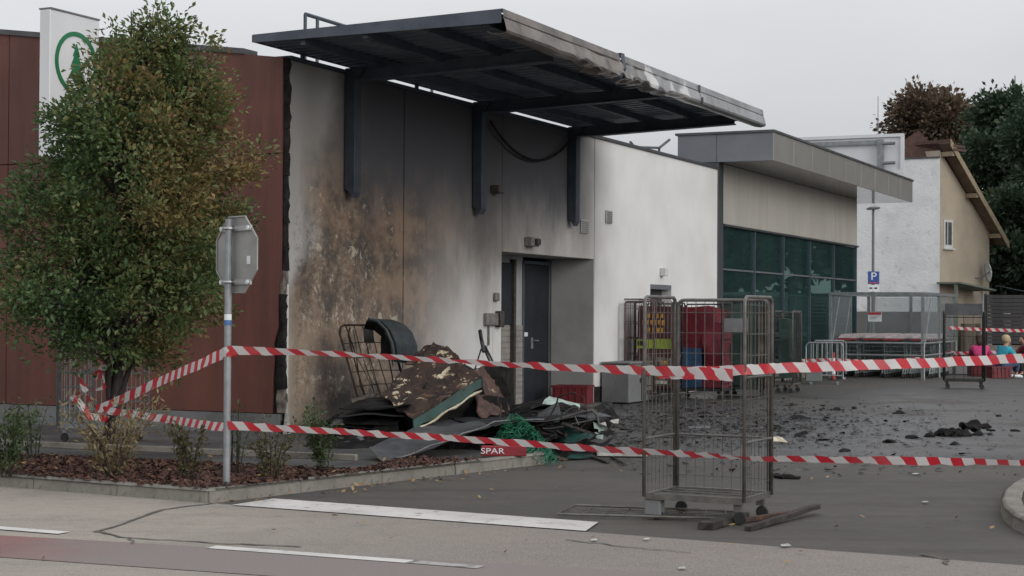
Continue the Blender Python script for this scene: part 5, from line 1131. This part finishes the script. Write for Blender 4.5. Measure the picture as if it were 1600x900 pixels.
r = np.random.default_rng(3)
for zz, n_ in ((1.34, 5), (1.22, 6), (1.08, 5)):
    for k in range(n_):
        x = -.22 + .44 * (k + .5) / n_; MB().box((x - .03, -.262, zz - .045 + r.uniform(-.01, .01)), (x + r.uniform(.0, .03), -.252, zz + .04)).build('print_block', 'yellowprint', g)
box((-.33, -.268, .74), (.33, -.256, .92)).build('label_band', 'lime', g); box((-.30, -.272, .79), (-.20, -.2685, .88)).build('label_mark', 'black', g)
o = lumpy('pack', 'bagmix', (.64, .5, .55), .07, g, 5, 4, 2.5); o.location = (0, -.01, .34)
for k in range(4): MB().box((.05 + .0, -.29, .1 + k * .12), (.26, -.275, .16 + k * .12)).build('print_block', 'yellowprint' if k % 2 else 'paper', g)
load('plastic_bags', 'big crimson plastic bags filling the upper part of the roll cage', 'plastic bags', cB, (-.05, 0, .95), (.78, .56, .78), 'redbag', .08, 7)
load('plastic_bags', 'blue plastic bags under the crimson ones in the roll cage', 'plastic bags', cB, (-.18, 0, .22), (.50, .54, .74), 'bluebag', .06, 8)
load('plastic_bags', 'narrow crimson bag standing beside the blue bags', 'plastic bags', cB, (.28, -.02, .22), (.36, .54, 1.25), 'redbag', .06, 9)
load('wrapped_load', 'dark green covered load filling the roll cage', 'covered load', cC, (-.06, 0, .2), (.66, .58, 1.58), 'greencover', .05, 10)
load('wrapped_load', 'crumpled olive-brown film bulging from the side of the green load', 'plastic film', cC, (.34, 0, .25), (.12, .56, 1.5), 'olive', .07, 11)
load('wrapped_load', 'dark flattened cartons inside the small wire cage at the row end', 'cartons', cD, (0, 0, .3), (.24, .5, 1.2), 'greencover', .03, 12)
# ------------------------------------------------------------------ trolley bay
BR = atan2(V.y, V.x)
BP = Vector((8.1, 42.3, 0)); bay = thing('trolley_bay', 'tall grey steel trolley shelter frame with low bumper rails beside the glass front', 'trolley shelter', BP, BR)
BW, BL, BH = 2.32, 4.2, 2.1
pst = box((-.035, -.035, 0), (.035, .035, BH)).build('post', 'galv', bay)
for k, (x, y) in enumerate(((0, 0), (BW, 0), (0, 2.1), (BW, 2.1), (0, BL), (BW, BL), (BW / 2, BL), (BW / 2 - .1, 0))):
    if k == 0: pst.location = (x, y, 0)
    elif k < 7: o = clone(pst, 'post', bay); o.location = (x, y, 0)
for a, b in (((-.04, -.04, BH), (BW + .04, .04, BH + .07)), ((-.04, BL - .04, BH), (BW + .04, BL + .04, BH + .07)), ((-.04, .041, BH), (.04, BL - .041, BH + .07)), ((BW - .04, .041, BH), (BW + .04, BL - .041, BH + .07))): box(a, b).build('top_rail', 'galv', bay)
for a, b in (((0, 0, .6), (0, .9, 2.05)), ((BW, .1, .6), (BW, 1.0, 2.0)), ((0, 2.1, 2.05), (0, 1.3, .6))): MB().tube([a, b], .016, 6).build('brace', 'galv', bay)
for z in (.60, .90):
    for a, b in (((.40, -.35), (BW + .1, -.35)), ((BW + .1, -.35), (BW + .1, BL - .3)), ((-.15, .1), (-.15, BL - .3))): MB().tube([(a[0], a[1], z), (b[0], b[1], z)], .024, 8).build('bumper_rail', 'galv', bay)
for (x, y) in ((.40, -.35), (BW + .1, -.35), (BW + .1, 1.6), (BW + .1, BL - .3), (-.15, .1), (-.15, BL - .3)): MB().tube([(x, y, 0), (x, y, .93)], .028, 8).build('rail_post', 'galv', bay)
n = NT('hazy_wire_glass'); tr = n.n('ShaderNodeBsdfTransparent'); tr.inputs[0].default_value = (.86, .88, .88, 1); df = n.n('ShaderNodeBsdfDiffuse'); df.inputs[0].default_value = (.4, .42, .43, 1)
ms = n.n('ShaderNodeMixShader'); ms.inputs[0].default_value = .16; n.l(tr.outputs[0], ms.inputs[1]); n.l(df.outputs[0], ms.inputs[2]); n.l(ms.outputs[0], n.out.inputs[0]); M['hazeglass'] = n.m
for a, b in (((.04, BL - .006, .3), (BW / 2 - .04, BL + .006, BH - .02)), ((BW / 2 + .04, BL - .006, .3), (BW - .04, BL + .006, BH - .02)), ((BW - .005, .05, .95), (BW + .005, 2.06, BH - .02)), ((BW - .005, 2.14, .95), (BW + .005, BL - .05, BH - .02)), ((-.005, .05, .95), (.005, 2.06, BH - .02))): box(a, b).build('screen_pane', 'hazeglass', bay)
# nested shopping trolleys
def trolley_proto():
    t = thing('shopping_trolley', 'wire shopping trolley with red handle nested in a row of the shelter', 'shopping trolley', (0, 0, 0), 0, 'shopping trolleys nested in the shelter')
    m = MB(); B = lambda u, v, z: Vector(((u - .5) * (.56 - .10 * v) * (1 - .12 * (1 - (z - .42) / .5)), .85 * v, z))
    for z in (.44, .56, .68, .80, .92): m.tube([B(0, 0, z), B(1, 0, z), B(1, 1, z), B(0, 1, z)], .007, 3, closed=True)
    for k in range(8): m.tube([B(0, k / 7, .44), B(0, k / 7, .92)], .005, 3); m.tube([B(1, k / 7, .44), B(1, k / 7, .92)], .005, 3)
    for k in range(7): m.tube([B(k / 6, 0, .44), B(k / 6, 0, .92)], .005, 3); m.tube([B(k / 6, 1, .44), B(k / 6, 1, .92)], .005, 3); m.tube([B(k / 6, 0, .44), B(k / 6, 1, .44)], .005, 3)
    m.build('basket', 'chrome', t)
    m = MB()
    for x in (-.25, .25): m.tube([(x, -.10, 1.0), (x, .02, .86), (x, .12, .42), (x * .92, -.02, .12), (x * .8, .8, .13)], .014, 5)
    m.build('chassis', 'chrome', t); MB().tube([(-.21, -.12, .97), (.21, -.12, .97)], .02, 8).build('handle', 'handle_red', t)
    m = MB(); m.sheet([[(-.22, -.05, 1.0), (.22, -.05, 1.0)], [(-.20, .22, 1.10), (.20, .22, 1.10)]], 0, .012); m.build('seat_flap', 'flap', t)
    for x, y in ((-.22, 0), (.22, 0), (-.19, .76), (.19, .76)): MB().disc((x, y, .06), .06, (1, 0, 0), .03, 10).build('wheel', 'rubber', t)
    return t
tp_ = trolley_proto(); first = True; kids = [o for o in COL.objects if o.parent == tp_]
for ci in range(4):
    for k in range(9):
        if first: t = tp_; first = False
        else:
            t = tp_.copy(); COL.objects.link(t)
            for ch in kids: c = ch.copy(); COL.objects.link(c); c.parent = t
        p = BP + V * (.36 + ci * .585) + U * (.25 + (.0, .38, .12, .5)[ci] + k * .28 + rnd(-.03, .03)) + Vector((0, 0, .0)); t.location = p; t.rotation_euler = (0, 0, BR + (-.05, .03, -.02, .06)[ci] + rnd(-.03, .03))
        rown = ['leftmost', 'second', 'third', 'rightmost'][ci]
        t['label'] = f"wire trolley, {['front', 'second', 'third', 'fourth', 'fifth', 'sixth', 'seventh', 'eighth', 'ninth'][k]} from the front in the {rown} nested row of the shelter"
        if k == 0: t['label'] = ['wire trolley, front end of the leftmost nested row in the shelter', 'wire trolley, front end of the second nested row from the left', 'wire trolley, front end of the third nested row from the left', 'wire trolley, front end of the rightmost nested row in the shelter'][ci]
# barriers standing before the glass
def barrier(label, loc, rz):
    t = thing('crowd_barrier', label, 'barrier', loc, rz, 'grey barriers before the glass front'); m = MB()
    m.tube([(-.42, 0, .12), (-.42, 0, .88), (-.36, 0, .95), (.36, 0, .95), (.42, 0, .88), (.42, 0, .12)], .02, 6); m.tube([(-.42, 0, .2), (.42, 0, .2)], .016, 6); m.build('barrier_frame', 'galv', t)
    for k in range(1, 7): MB().tube([(-.42 + .12 * k, 0, .2), (-.42 + .12 * k, 0, .94)], .009, 5).build('upright', 'galv', t)
    for x in (-.3, .3): box((x - .03, -.25, .0), (x + .03, .25, .05)).build('foot', 'galv', t)
    return t
b1 = barrier('front grey barrier with a white plate and heavy base standing before the glass front', gp(1288, 600), BR + .25); box((-.42, -.08, .06), (-.05, .08, .28)).build('base_block', 'boxgrey', b1, bevel=.01); box((-.36, -.10, .30), (-.06, -.085, .42)).build('white_plate', 'stickwhite', b1)
barrier('rear grey barrier stored behind the one with the white plate', gp(1296, 592), BR + .55)
wp = thing('warning_post', 'short red and white striped warning post beside the grey barriers', 'warning post', gp(1302, 594), 0)
for k in range(5): MB().tube([(0, 0, .02 + k * .13), (0, 0, .15 + k * .13)], .055 - .004 * k, 10).build('band', 'handle_red' if k % 2 == 0 else 'stickwhite', wp)
MB().disc((0, 0, .012), .13, (0, 0, 1), .02, 12).build('base', 'rubber', wp)
# small notice on the shelter
sgn = thing('notice_sign', 'small red and white notice hung on the trolley shelter', 'notice', dp(1367, 495, 42.0), BR); box((-.17, -.01, -.12), (.17, .005, .12)).build('plate', 'stickwhite', sgn); box((-.165, -.014, .05), (.165, -.011, .115)).build('red_band', 'handle_red', sgn)
for k in range(3): box((-.13, -.014, .015 - k * .035), (.13 - .05 * k, -.011, .025 - k * .035)).build('text_line', 'greyplastic', sgn)
MB().tube([(0, .02, .12), (0, .02, dp(1367, 458, 42).z - dp(1367, 495, 42).z)], .012, 6).build('hanger', 'galv', sgn)
# dark empty roll cage on the drive
rc = roll_cage('dark burnt roll cage without mesh standing on the drive near the seated people', gp(1506, 607), radians(-14), w_=.86, d_=.62, h=1.68, fine=False, mats=('cagedark', 'cagedark'), nv=2, nh=4, tr=.02)
box((-.40, .26, 1.60), (.40, .30, 1.86)).build('header_board', 'sheetgrey', rc)
# far tapes
for pts, lb in (([(1250, 564), (1300, 562), (1370, 566), (1440, 560)], 'far tape strung low from the barriers along the trolley shelter'), ([(1482, 512), (1540, 515), (1640, 518)], 'far tape strung past the dark roll cage in front of the slatted fence'), ([(1458, 548), (1500, 552), (1560, 550), (1640, 553)], 'far tape strung behind the seated people at their shoulder height')):
    ribbon('barrier_tape', [(dp(x, y, 41.0 if lb.startswith('far tape strung low') else 44.5), .1 * i) for i, (x, y) in enumerate(pts)], .085, label=lb, sub=5)
# ------------------------------------------------------------------ people sitting on crates
def skin(name, chain, mats, parent, lev=1):
    """chain: list of (id, co, radius, parent id)"""
    me = bpy.data.meshes.new(name); idx = {c[0]: i for i, c in enumerate(chain)}; me.from_pydata([c[1] for c in chain], [(idx[c[3]], idx[c[0]]) for c in chain if c[3] is not None], [])
    o = bpy.data.objects.new(name, me); COL.objects.link(o); o.parent = parent; md = o.modifiers.new('skin', 'SKIN'); md.use_smooth_shade = True
    lay = me.skin_vertices[0].data if me.skin_vertices else None
    if lay is None:
        bm = bmesh.new(); bm.from_mesh(me); bm.verts.layers.skin.verify(); bm.to_mesh(me); bm.free(); lay = me.skin_vertices[0].data
    for i, c in enumerate(chain): lay[i].radius = (c[2], c[2]) if not isinstance(c[2], tuple) else c[2]; lay[i].use_root = c[3] is None
    sb = o.modifiers.new('sub', 'SUBSURF'); sb.levels = lev; sb.render_levels = lev; me.materials.append(M[mats]); return o
def seated(label, loc, rz, top, legs, hair, hl, lean=.18, armf=.30):
    """faces local -Y, seat 0.40 m up"""
    t = thing('person', label, 'person', loc, rz, 'people sitting on crates'); t.scale = (1.0, .95, .93); S = .30
    y1 = -lean; J = {}
    J['pel'] = (0, 0, S + .06); J['sp1'] = (0, .03 - .02, S + .22); J['ch'] = (0, y1 * .6, S + .42); J['nk'] = (0, y1, S + .60); J['hd'] = (0, y1 - .03, S + .72); J['ht'] = (0, y1 - .04, S + .82)
    ch = [('pel', J['pel'], .125, None), ('sp1', J['sp1'], .105, 'pel'), ('ch', J['ch'], .11, 'sp1'), ('nk', J['nk'], .058, 'ch'), ('hd', J['hd'], .092, 'nk'), ('ht', J['ht'], .07, 'hd')]
    cl_t = [('pel', J['pel'], .165, None), ('sp1', J['sp1'], .185, 'pel'), ('ch', J['ch'], .19, 'sp1'), ('nk', (0, y1 + .01, S + .56), .075, 'ch')]
    cl_l = [('pel', J['pel'], .155, None)]
    for s, n_ in ((-1, 'l'), (1, 'r')):
        sh = (s * .18, y1 * .8, S + .50); el = (s * .24, y1 - .14, S + .26); wr = (s * .13, y1 - armf, S + .16); hn = (s * .10, y1 - armf - .08, S + .15)
        ch += [('s' + n_, sh, .050, 'ch'), ('e' + n_, el, .040, 's' + n_), ('w' + n_, wr, .033, 'e' + n_), ('h' + n_, hn, .036, 'w' + n_)]
        fz = -.075 if s > 0 else -.07
        for f in range(4): ch.append((f'f{f}{n_}', (hn[0] + s * (.018 - .012 * f), hn[1] - .065 + .006 * f, hn[2] - .025), .009, 'h' + n_))
        ch.append(('t' + n_, (hn[0] - s * .04, hn[1] - .02, hn[2] + .005), .010, 'h' + n_))
        cl_t += [('s' + n_, sh, .095, 'ch'), ('e' + n_, el, .072, 's' + n_), ('w' + n_, wr, .050, 'e' + n_)]
        hp = (s * .10, -.02, S + .05); kn = (s * .15, -.44, S + .08); an = (s * .14, -.38, .10); to = (s * .15, -.54, .045)
        ch += [('p' + n_, hp, .09, 'pel'), ('k' + n_, kn, .062, 'p' + n_), ('a' + n_, an, .042, 'k' + n_), ('o' + n_, to, .035, 'a' + n_)]
        cl_l += [('p' + n_, hp, .105, 'pel'), ('k' + n_, kn, .078, 'p' + n_), ('a' + n_, (an[0], an[1], .13), .056, 'k' + n_)]
        m = MB(); m.tube([(an[0], an[1] + .07, .05), (an[0], an[1] - .02, .06), (to[0], to[1] + .04, .05), (to[0], to[1] - .04, .035)], [.045, .055, .048, .028], 8); m.build('shoe', 'stickwhite' if 'blond' in label else 'black', t, smooth=True)
    skin('body', ch, 'skin', t); skin('jacket', cl_t, top, t); skin('trousers', cl_l, legs, t)
    hx = Vector(J['hd']); 
    o = lumpy('hair', hair, (.225, .235, .25), .012, t, 3, 2, 3, False); o.location = hx + Vector((0, .028, .055)); o.data.polygons.foreach_set('use_smooth', [True] * len(o.data.polygons))
    if hl: o = lumpy('hair_length', hair, (.21, .12, hl), .014, t, 3, 3, 3, False); o.location = hx + Vector((0, .10, -.04))
    fc = lumpy('face', 'skin', (.165, .15, .215), .002, t, 3, 1, 1, False); fc.location = hx + Vector((0, -.035, .015)); fc.data.polygons.foreach_set('use_smooth', [True] * len(fc.data.polygons))
    for s in (-1, 1): o = lumpy('eye', 'black', (.02, .012, .012), 0, fc, 1, 1, 1, False); o.location = (s * .034, -.068, .022)
    o = lumpy('nose', 'skin', (.026, .04, .045), 0, fc, 2, 1, 1, False); o.location = (0, -.08, -.005)
    o = lumpy('mouth', 'crate_red', (.05, .012, .012), 0, fc, 1, 1, 1, False); o.location = (0, -.068, -.052)
    return t
CG = 'red crates used as seats'
P1 = gp(1530, 588); P2 = gp(1566, 591)
seated('person with dark brown hair in a hot pink jacket sitting with their back to us', P1 + Vector((.05, .1, 0)), radians(168), 'pink', 'black', 'hairbrown', .26, .10)
seated('person with short blond hair in a turquoise jacket and jeans sitting side-on', P2 + Vector((0, .1, 0)), radians(112), 'turq', 'jeans', 'hairblond', 0, .16)
seated('person in a dark red jacket and black trousers cut off by the right picture edge', gp(1610, 589), radians(-70), 'maroonjk', 'black', 'hairbrown', .15, .2)
crate('red crate used as a seat under the person in pink', P1 + Vector((.05, .12, 0)), .05, .55, .40, .30, CG); crate('red crate used as a seat under the person in turquoise', P2 + Vector((-.05, .12, 0)), .1, .5, .40, .30, CG); crate('red crate used as a seat at the right picture edge', gp(1610, 589), .3, .5, .4, .30, CG)
# ------------------------------------------------------------------ parking sign and lamp
LD_ = 55.0; lb = dp(1364, 480, LD_); lb.z = 0
lamp = thing('street_lamp', 'slim grey street lamp with a flat head in front of the white house wall', 'street lamp', lb); lz = dp(1364, 327, LD_).z
MB().tube([(0, 0, 0), (0, 0, lz)], [.06, .04], 8).build('pole', 'boxgrey', lamp); m = MB(); m.box((-.16, -.35, lz), (.16, .35, lz + .07)); m.build('lamp_head', 'boxgrey', lamp, bevel=.02); box((-.12, -.30, lz - .012), (.12, .30, lz - .001)).build('lamp_glass', 'stickwhite', lamp)
z1 = dp(1364, 434, LD_).z; ps = thing('parking_sign', 'blue parking sign with a white P on the street lamp pole', 'parking sign', lb + Vector((0, -.07, z1)))
box((-.19, -.02, -.21), (.19, 0, .21)).build('sign_plate', 'pblue', ps, bevel=.01); text_mesh('letter', 'P', .36, 'stickwhite', ps, Matrix.Translation((0, -.023, .035)) @ Matrix.Rotation(pi / 2, 4, 'X'), 1.1)
box((-.16, -.024, -.185), (.16, -.021, -.15)).build('red_line', 'handle_red', ps); box((-.19, -.02, -.46), (.19, -.0, -.24)).build('sub_plate', 'stickwhite', ps)
for x in (-.09, .07): box((x - .05, -.024, -.37), (x + .05, -.021, -.32)).build('pictogram', 'black', ps)
# rooftop sign seen from behind
rs = thing('rooftop_sign', 'white rooftop sign box seen from its back with brackets and tubes above the entrance canopy', 'rooftop sign', LW(30.6, 0, 0), BROT)
ra, rbm = lx(1412, 209, 30.6), lx(1412, 270, 30.6); Y0, Y1 = ra.y, ra.y + 3.3; ZT, ZB = ra.z, rbm.z
box((0, Y0, ZB), (.12, Y1, ZT)).build('sign_panel', 'white', rs); fr = .08
for a, b in (((-.06, Y0 - .01, ZT - fr), (-.001, Y1 + .01, ZT + .01)), ((-.06, Y0 - .01, ZB - .01), (-.001, Y1 + .01, ZB + fr)), ((-.06, Y0 - .01, ZB + fr + .001), (-.001, Y0 + fr, ZT - fr - .001)), ((-.06, Y1 - fr, ZB + fr + .001), (-.001, Y1 + .01, ZT - fr - .001))): box(a, b).build('frame_profile', 'white', rs)
for y in (Y0 + .55, Y1 - .6): box((-.16, y, 5.5), (-.063, y + .18, ZT - .15)).build('upright', 'galv', rs)
box((-.10, Y0 + .75, ZT - .28), (-.062, Y1 - .65, ZT - .16)).build('cross_rail', 'galv', rs)
for z in (ZT - .28, ZB + .28): MB().tube([(-.2, Y0 + .2, z), (-.2, Y0 + .55, z)], .05, 8).build('spot_tube', 'boxgrey', rs)
# ------------------------------------------------------------------ far house
HCp = dp(1468, 480, 60.0); HCp.z = 0; HA = Vector((sin(radians(48)), cos(radians(48)), 0)); HB = Vector((-HA.y, HA.x, 0)); HR = atan2(HA.y, HA.x)
hs_ = thing('far_house', 'far house with a white painted blank wall, beige gable side and red-brown tiled roof', 'house', HCp, HR)     # local x along the gable, y away
HW = 3.25; ZR = 7.55; ZE = 4.55
m = MB(); m.prism([(0, 0, 0), (HW, 0, 0), (HW, 0, ZE + .15), (0, 0, ZR)], (0, 9, 0)); m.build('gable_wall', 'beige', hs_)
wd_ = Matrix.Rotation(-HR, 3, 'Z') @ Vector((sin(radians(-64)), cos(radians(-64)), 0)); wn_ = Vector((-wd_.y, wd_.x, 0))
if wn_.y < 0: wn_ = -wn_
WLn = 8.0; zt_ = dp(1466, 247, 60).z
def hslab(z0, z1, mat, name, o0=0.0, th=.35):
    p = [Vector((-.005, -.004, z0)) + wd_ * 0 - wn_ * o0, wd_ * WLn + Vector((0, 0, z0)) - wn_ * o0, wd_ * WLn + wn_ * th + Vector((0, 0, z0)), wn_ * th + Vector((-.005, 0, z0))]; mm = MB(); mm.prism(p, (0, 0, z1 - z0)); return mm.build(name, mat, hs_)
hslab(1.72, zt_, 'whitehouse', 'blank_wall'); hslab(0, 1.718, 'greyhouse', 'wall_base', .02); hslab(zt_ + .002, zt_ + .06, 'flash', 'wall_coping', .04, .40)
# roof: right slope with overhang, boards, back slope
sl = (ZR - ZE) / HW
def rp_(x, y, dz=0): return Vector((x, y, ZR + .16 - sl * x + dz))
OV = -.5; XE = HW + .50
m = MB(); m.prism([rp_(-.1, OV), rp_(XE, OV), rp_(XE, OV, .12), rp_(-.1, OV, .12)], (0, 9.8, 0)); m.build('roof', 'rooftile', hs_)
m = MB(); m.prism([rp_(-.1, OV - .03, -.14), rp_(XE + .02, OV - .03, -.14), rp_(XE + .02, OV - .03, .13), rp_(-.1, OV - .03, .13)], (0, .028, 0)); m.build('verge_board', 'eavewood', hs_)
m = MB(); m.prism([rp_(-.1, OV, -.03), rp_(XE - .02, OV, -.03), rp_(XE - .02, OV, -.003), rp_(-.1, OV, -.003)], (0, -OV - .01, 0)); m.build('eave_soffit', 'soffitwood', hs_)
for x in (.15, HW * .52, HW - .02): box((x - .07, OV + .02, rp_(x, 0).z - .24), (x + .07, -.012, rp_(x, 0).z - .08)).build('rafter_end', 'eavewood', hs_)
m = MB(); ap = Vector((.0, .4, ZR + .55)); m.add([Vector((-.1, -.2, zt_ + .02)) + wn_ * .3, wd_ * 2.6 + wn_ * .42 + Vector((0, 0, zt_ + .03)), Vector((.0, .9, ZR + .78)), Vector((.5, .6, ZR - .2))], [(0, 1, 2), (0, 2, 3), (1, 0, 3), (2, 1, 3)]); m.build('hip_roof', 'rooftile', hs_)
for k in range(2): m = MB(); m.box((.05 + .0 * k, OV - .06, rp_(.05, 0).z - .02 - k * .13), (.75 + k * .09, OV - .032, rp_(.05, 0).z + .06 - k * .13)); m.build('roof_tile', 'rooftile', hs_)
def hpx(px, py, y=0.0):   # pixel -> gable plane
    r_ = ray(px, py); n_ = HB; t = ((HCp + HB * y) - Vector((0, 0, CAMZ))).dot(n_) / r_.dot(n_); p = Vector((0, 0, CAMZ)) + r_ * t - HCp; return p.dot(HA), p.z
xa, za = hpx(1474, 343); xb, zb = hpx(1488, 388)
wf = box((xa, -.03, zb), (xb, -.002, za)).build('window', 'lampwhite', hs_); box((xa + .09, -.036, zb + .12), (xb - .09, -.031, za - .09)).build('pane', 'winglass', wf); box((xa - .05, -.10, zb - .06), (xb + .05, -.003, zb - .001)).build('sill', 'lampwhite', wf)
box((xa + .2, -.042, zb + .14), (xa + .24, -.037, za - .1)).build('curtain_edge', 'lampwhite', wf)
xa, za = hpx(1497, 443, -.9); xb, zb = hpx(1553, 455, -.9)
m = MB(); m.prism([(xa, -1.0, za), (xb, -1.0, zb), (xb, -1.0, zb + .06), (xa, -1.0, za + .06)], (0, .99, 0)); m.build('porch_roof', 'awning', hs_)
box((xa + .05, -.8, 0), (xa + .15, -.7, za - .02)).build('porch_post', 'awning', hs_); box((xb - .55, -.8, 0), (xb - .47, -.7, zb)).build('porch_post', 'lampwhite', hs_)
box((xa + .2, -.04, .02), (xa + .9, -.003, 2.0)).build('house_door', 'soffitwood', hs_); box((xa + 1.1, -.5, .02), (xb - .2, -.3, 1.3)).build('porch_wall', 'lowwall', hs_)
dsh = thing('satellite_dish', 'white satellite dish on the right corner of the beige house', 'satellite dish', dp(1548, 424, 61.5), radians(48 - 20))
bm_ = MB(); rows = []
for rr in np.linspace(.02, .36, 5): rows.append([(rr * cos(t) * .9, -.12 * (rr / .36) ** 2, rr * sin(t) * 1.1) for t in np.linspace(0, 2 * pi, 17)])
bm_.sheet(rows, 0, .01); o = bm_.build('dish', 'stickwhite', dsh, smooth=True); o.rotation_euler = (.12, -.12, -1.97); MB().tube([(0, .05, 0), (-.25, .25, -.25), (-.5, .3, -.25)], .02, 6).build('arm', 'boxgrey', dsh)
# ------------------------------------------------------------------ slatted fence on a low wall
fp = dp(1541, 500, 55.0); fp.z = 0; fn = thing('slatted_fence', 'dark horizontal slat fence standing on a low tan wall beyond the seated people', 'fence', fp, radians(-3))
box((-.1, -.05, 0), (16, .25, .62)).build('low_wall', 'lowwall', fn)
sm_ = box((0, 0, 0), (3.96, .03, .112)).build('slat', 'slat', fn); firsts = True
for b in range(4):
    for k in range(13):
        o = sm_ if firsts else clone(sm_, 'slat', fn); firsts = False; o.location = (b * 4.0 + .02, .02 + rnd(0, .008), .67 + k * .125)
pm = box((-.05, .06, .6), (.05, .14, 2.32)).build('fence_post', 'slat', fn)
for k in range(1, 12): o = clone(pm, 'fence_post', fn); o.location = (k * 1.33, 0, 0)
# ------------------------------------------------------------------ far trees, masts
def far_tree(label, x, y, h, R, mat, seed, zlow=1.5, n=230, per=26, size=.34, name='leafy_tree', group='trees beyond the house'):
    t = thing(name, label, 'tree', (x, y, 0), 0, group); r = np.random.default_rng(seed)
    MB().tube([(0, 0, 0), (r.normal(0, .1), 0, h * .3), (r.normal(0, .3), 0, h * .65), (0, 0, h * .9)], [.28, .22, .13, .04], 8).build('trunk', 'bark', t, smooth=True); m = MB(); C = []
    lob = [(r.uniform(0, 6.3), r.uniform(.35, .9), r.uniform(.0, .55)) for _ in range(13)]
    for a, zf, rf in lob:
        c = Vector((cos(a) * R * rf, sin(a) * R * rf, zlow + (h - zlow) * zf)); rad = R * r.uniform(.35, .55) * (1.15 - .5 * zf); m.tube([(0, 0, c.z * .6), c.lerp(Vector((0, 0, c.z * .6)), .4), c], [.1, .07, .03], 5)
        for _ in range(n // 13):
            d = r.normal(0, 1, 3); d /= np.linalg.norm(d); q = np.array(c) + d * rad * r.uniform(.55, 1.05); C.append((q, d * np.array([1, 1, .8])))
    m.build('limbs', 'bark', t); P, D = clumps(C, per, R * .16, seed + 1); leaf_mesh('crown', mat, P, D, size, t, .62, .1, seed); return t
def X_at(px, d): return (px - 800) / F * d
far_tree('large dark green tree rising right behind the beige house', X_at(1590, 74), 74, 11.8, 3.7, 'leafdark', 51, 1.0, 460, 46, .27)
far_tree('dark green tree standing low behind the slatted fence at the picture edge', X_at(1640, 68), 68, 10.5, 3.6, 'leafdark', 52, .5, 420, 46, .27)
far_tree('rusty brown chestnut tree showing over the house roof', X_at(1487, 92), 92, 13.9, 4.3, 'leafrust', 53, 3, 620, 46, .30)
far_tree('dense dark tree behind the fence between house and large green tree', X_at(1562, 66), 66, 6.6, 2.4, 'leafdark', 54, .3, 280, 44, .25)
for k, (x, y, h, R_) in enumerate(((25, 66, 11, 4), (30, 61, 12, 4.6), (36, 52, 12, 4.6), (41, 44, 12, 4.6), (24.5, 58, 10, 3.8), (29, 57, 10, 4.2), (33, 55, 11, 4.2), (38, 48, 12, 4.2))):
    far_tree('dark green tree along the far side of the car park outside the picture', x, y, h, R_, 'leafmid', 60 + k, .3, 300, 26, .55)
def mast(label, px, ytop, d, z0, rad):
    p = dp(px, ytop, d); t = thing('antenna_mast', label, 'mast', (p.x, p.y, z0)); MB().tube([(0, 0, 0), (0, 0, (p.z - z0) * .6), (0, 0, p.z - z0)], [rad, rad, rad * .5], 6).build('pole', 'galv', t); MB().tube([(0, 0, (p.z - z0) * .78), (0, 0, (p.z - z0) * .81)], rad * 1.5, 6).build('joint', 'galv', t)
mast('thin pale antenna mast above the rooftop sign', 1372, 150, 70, 0, .03); mast('dark lightning rod above the green tree at the right edge', 1586, 118, 80, 0, .06)
MB().tube([dp(1556, 446, 61), dp(1600, 455, 58), dp(1660, 462, 54)], .015, 5).build('overhead_cable', 'charmetal'); tag(bpy.data.objects['overhead_cable'], 'thin dark cable sagging from the house past the satellite dish', 'cable')
bpy.context.view_layer.update()
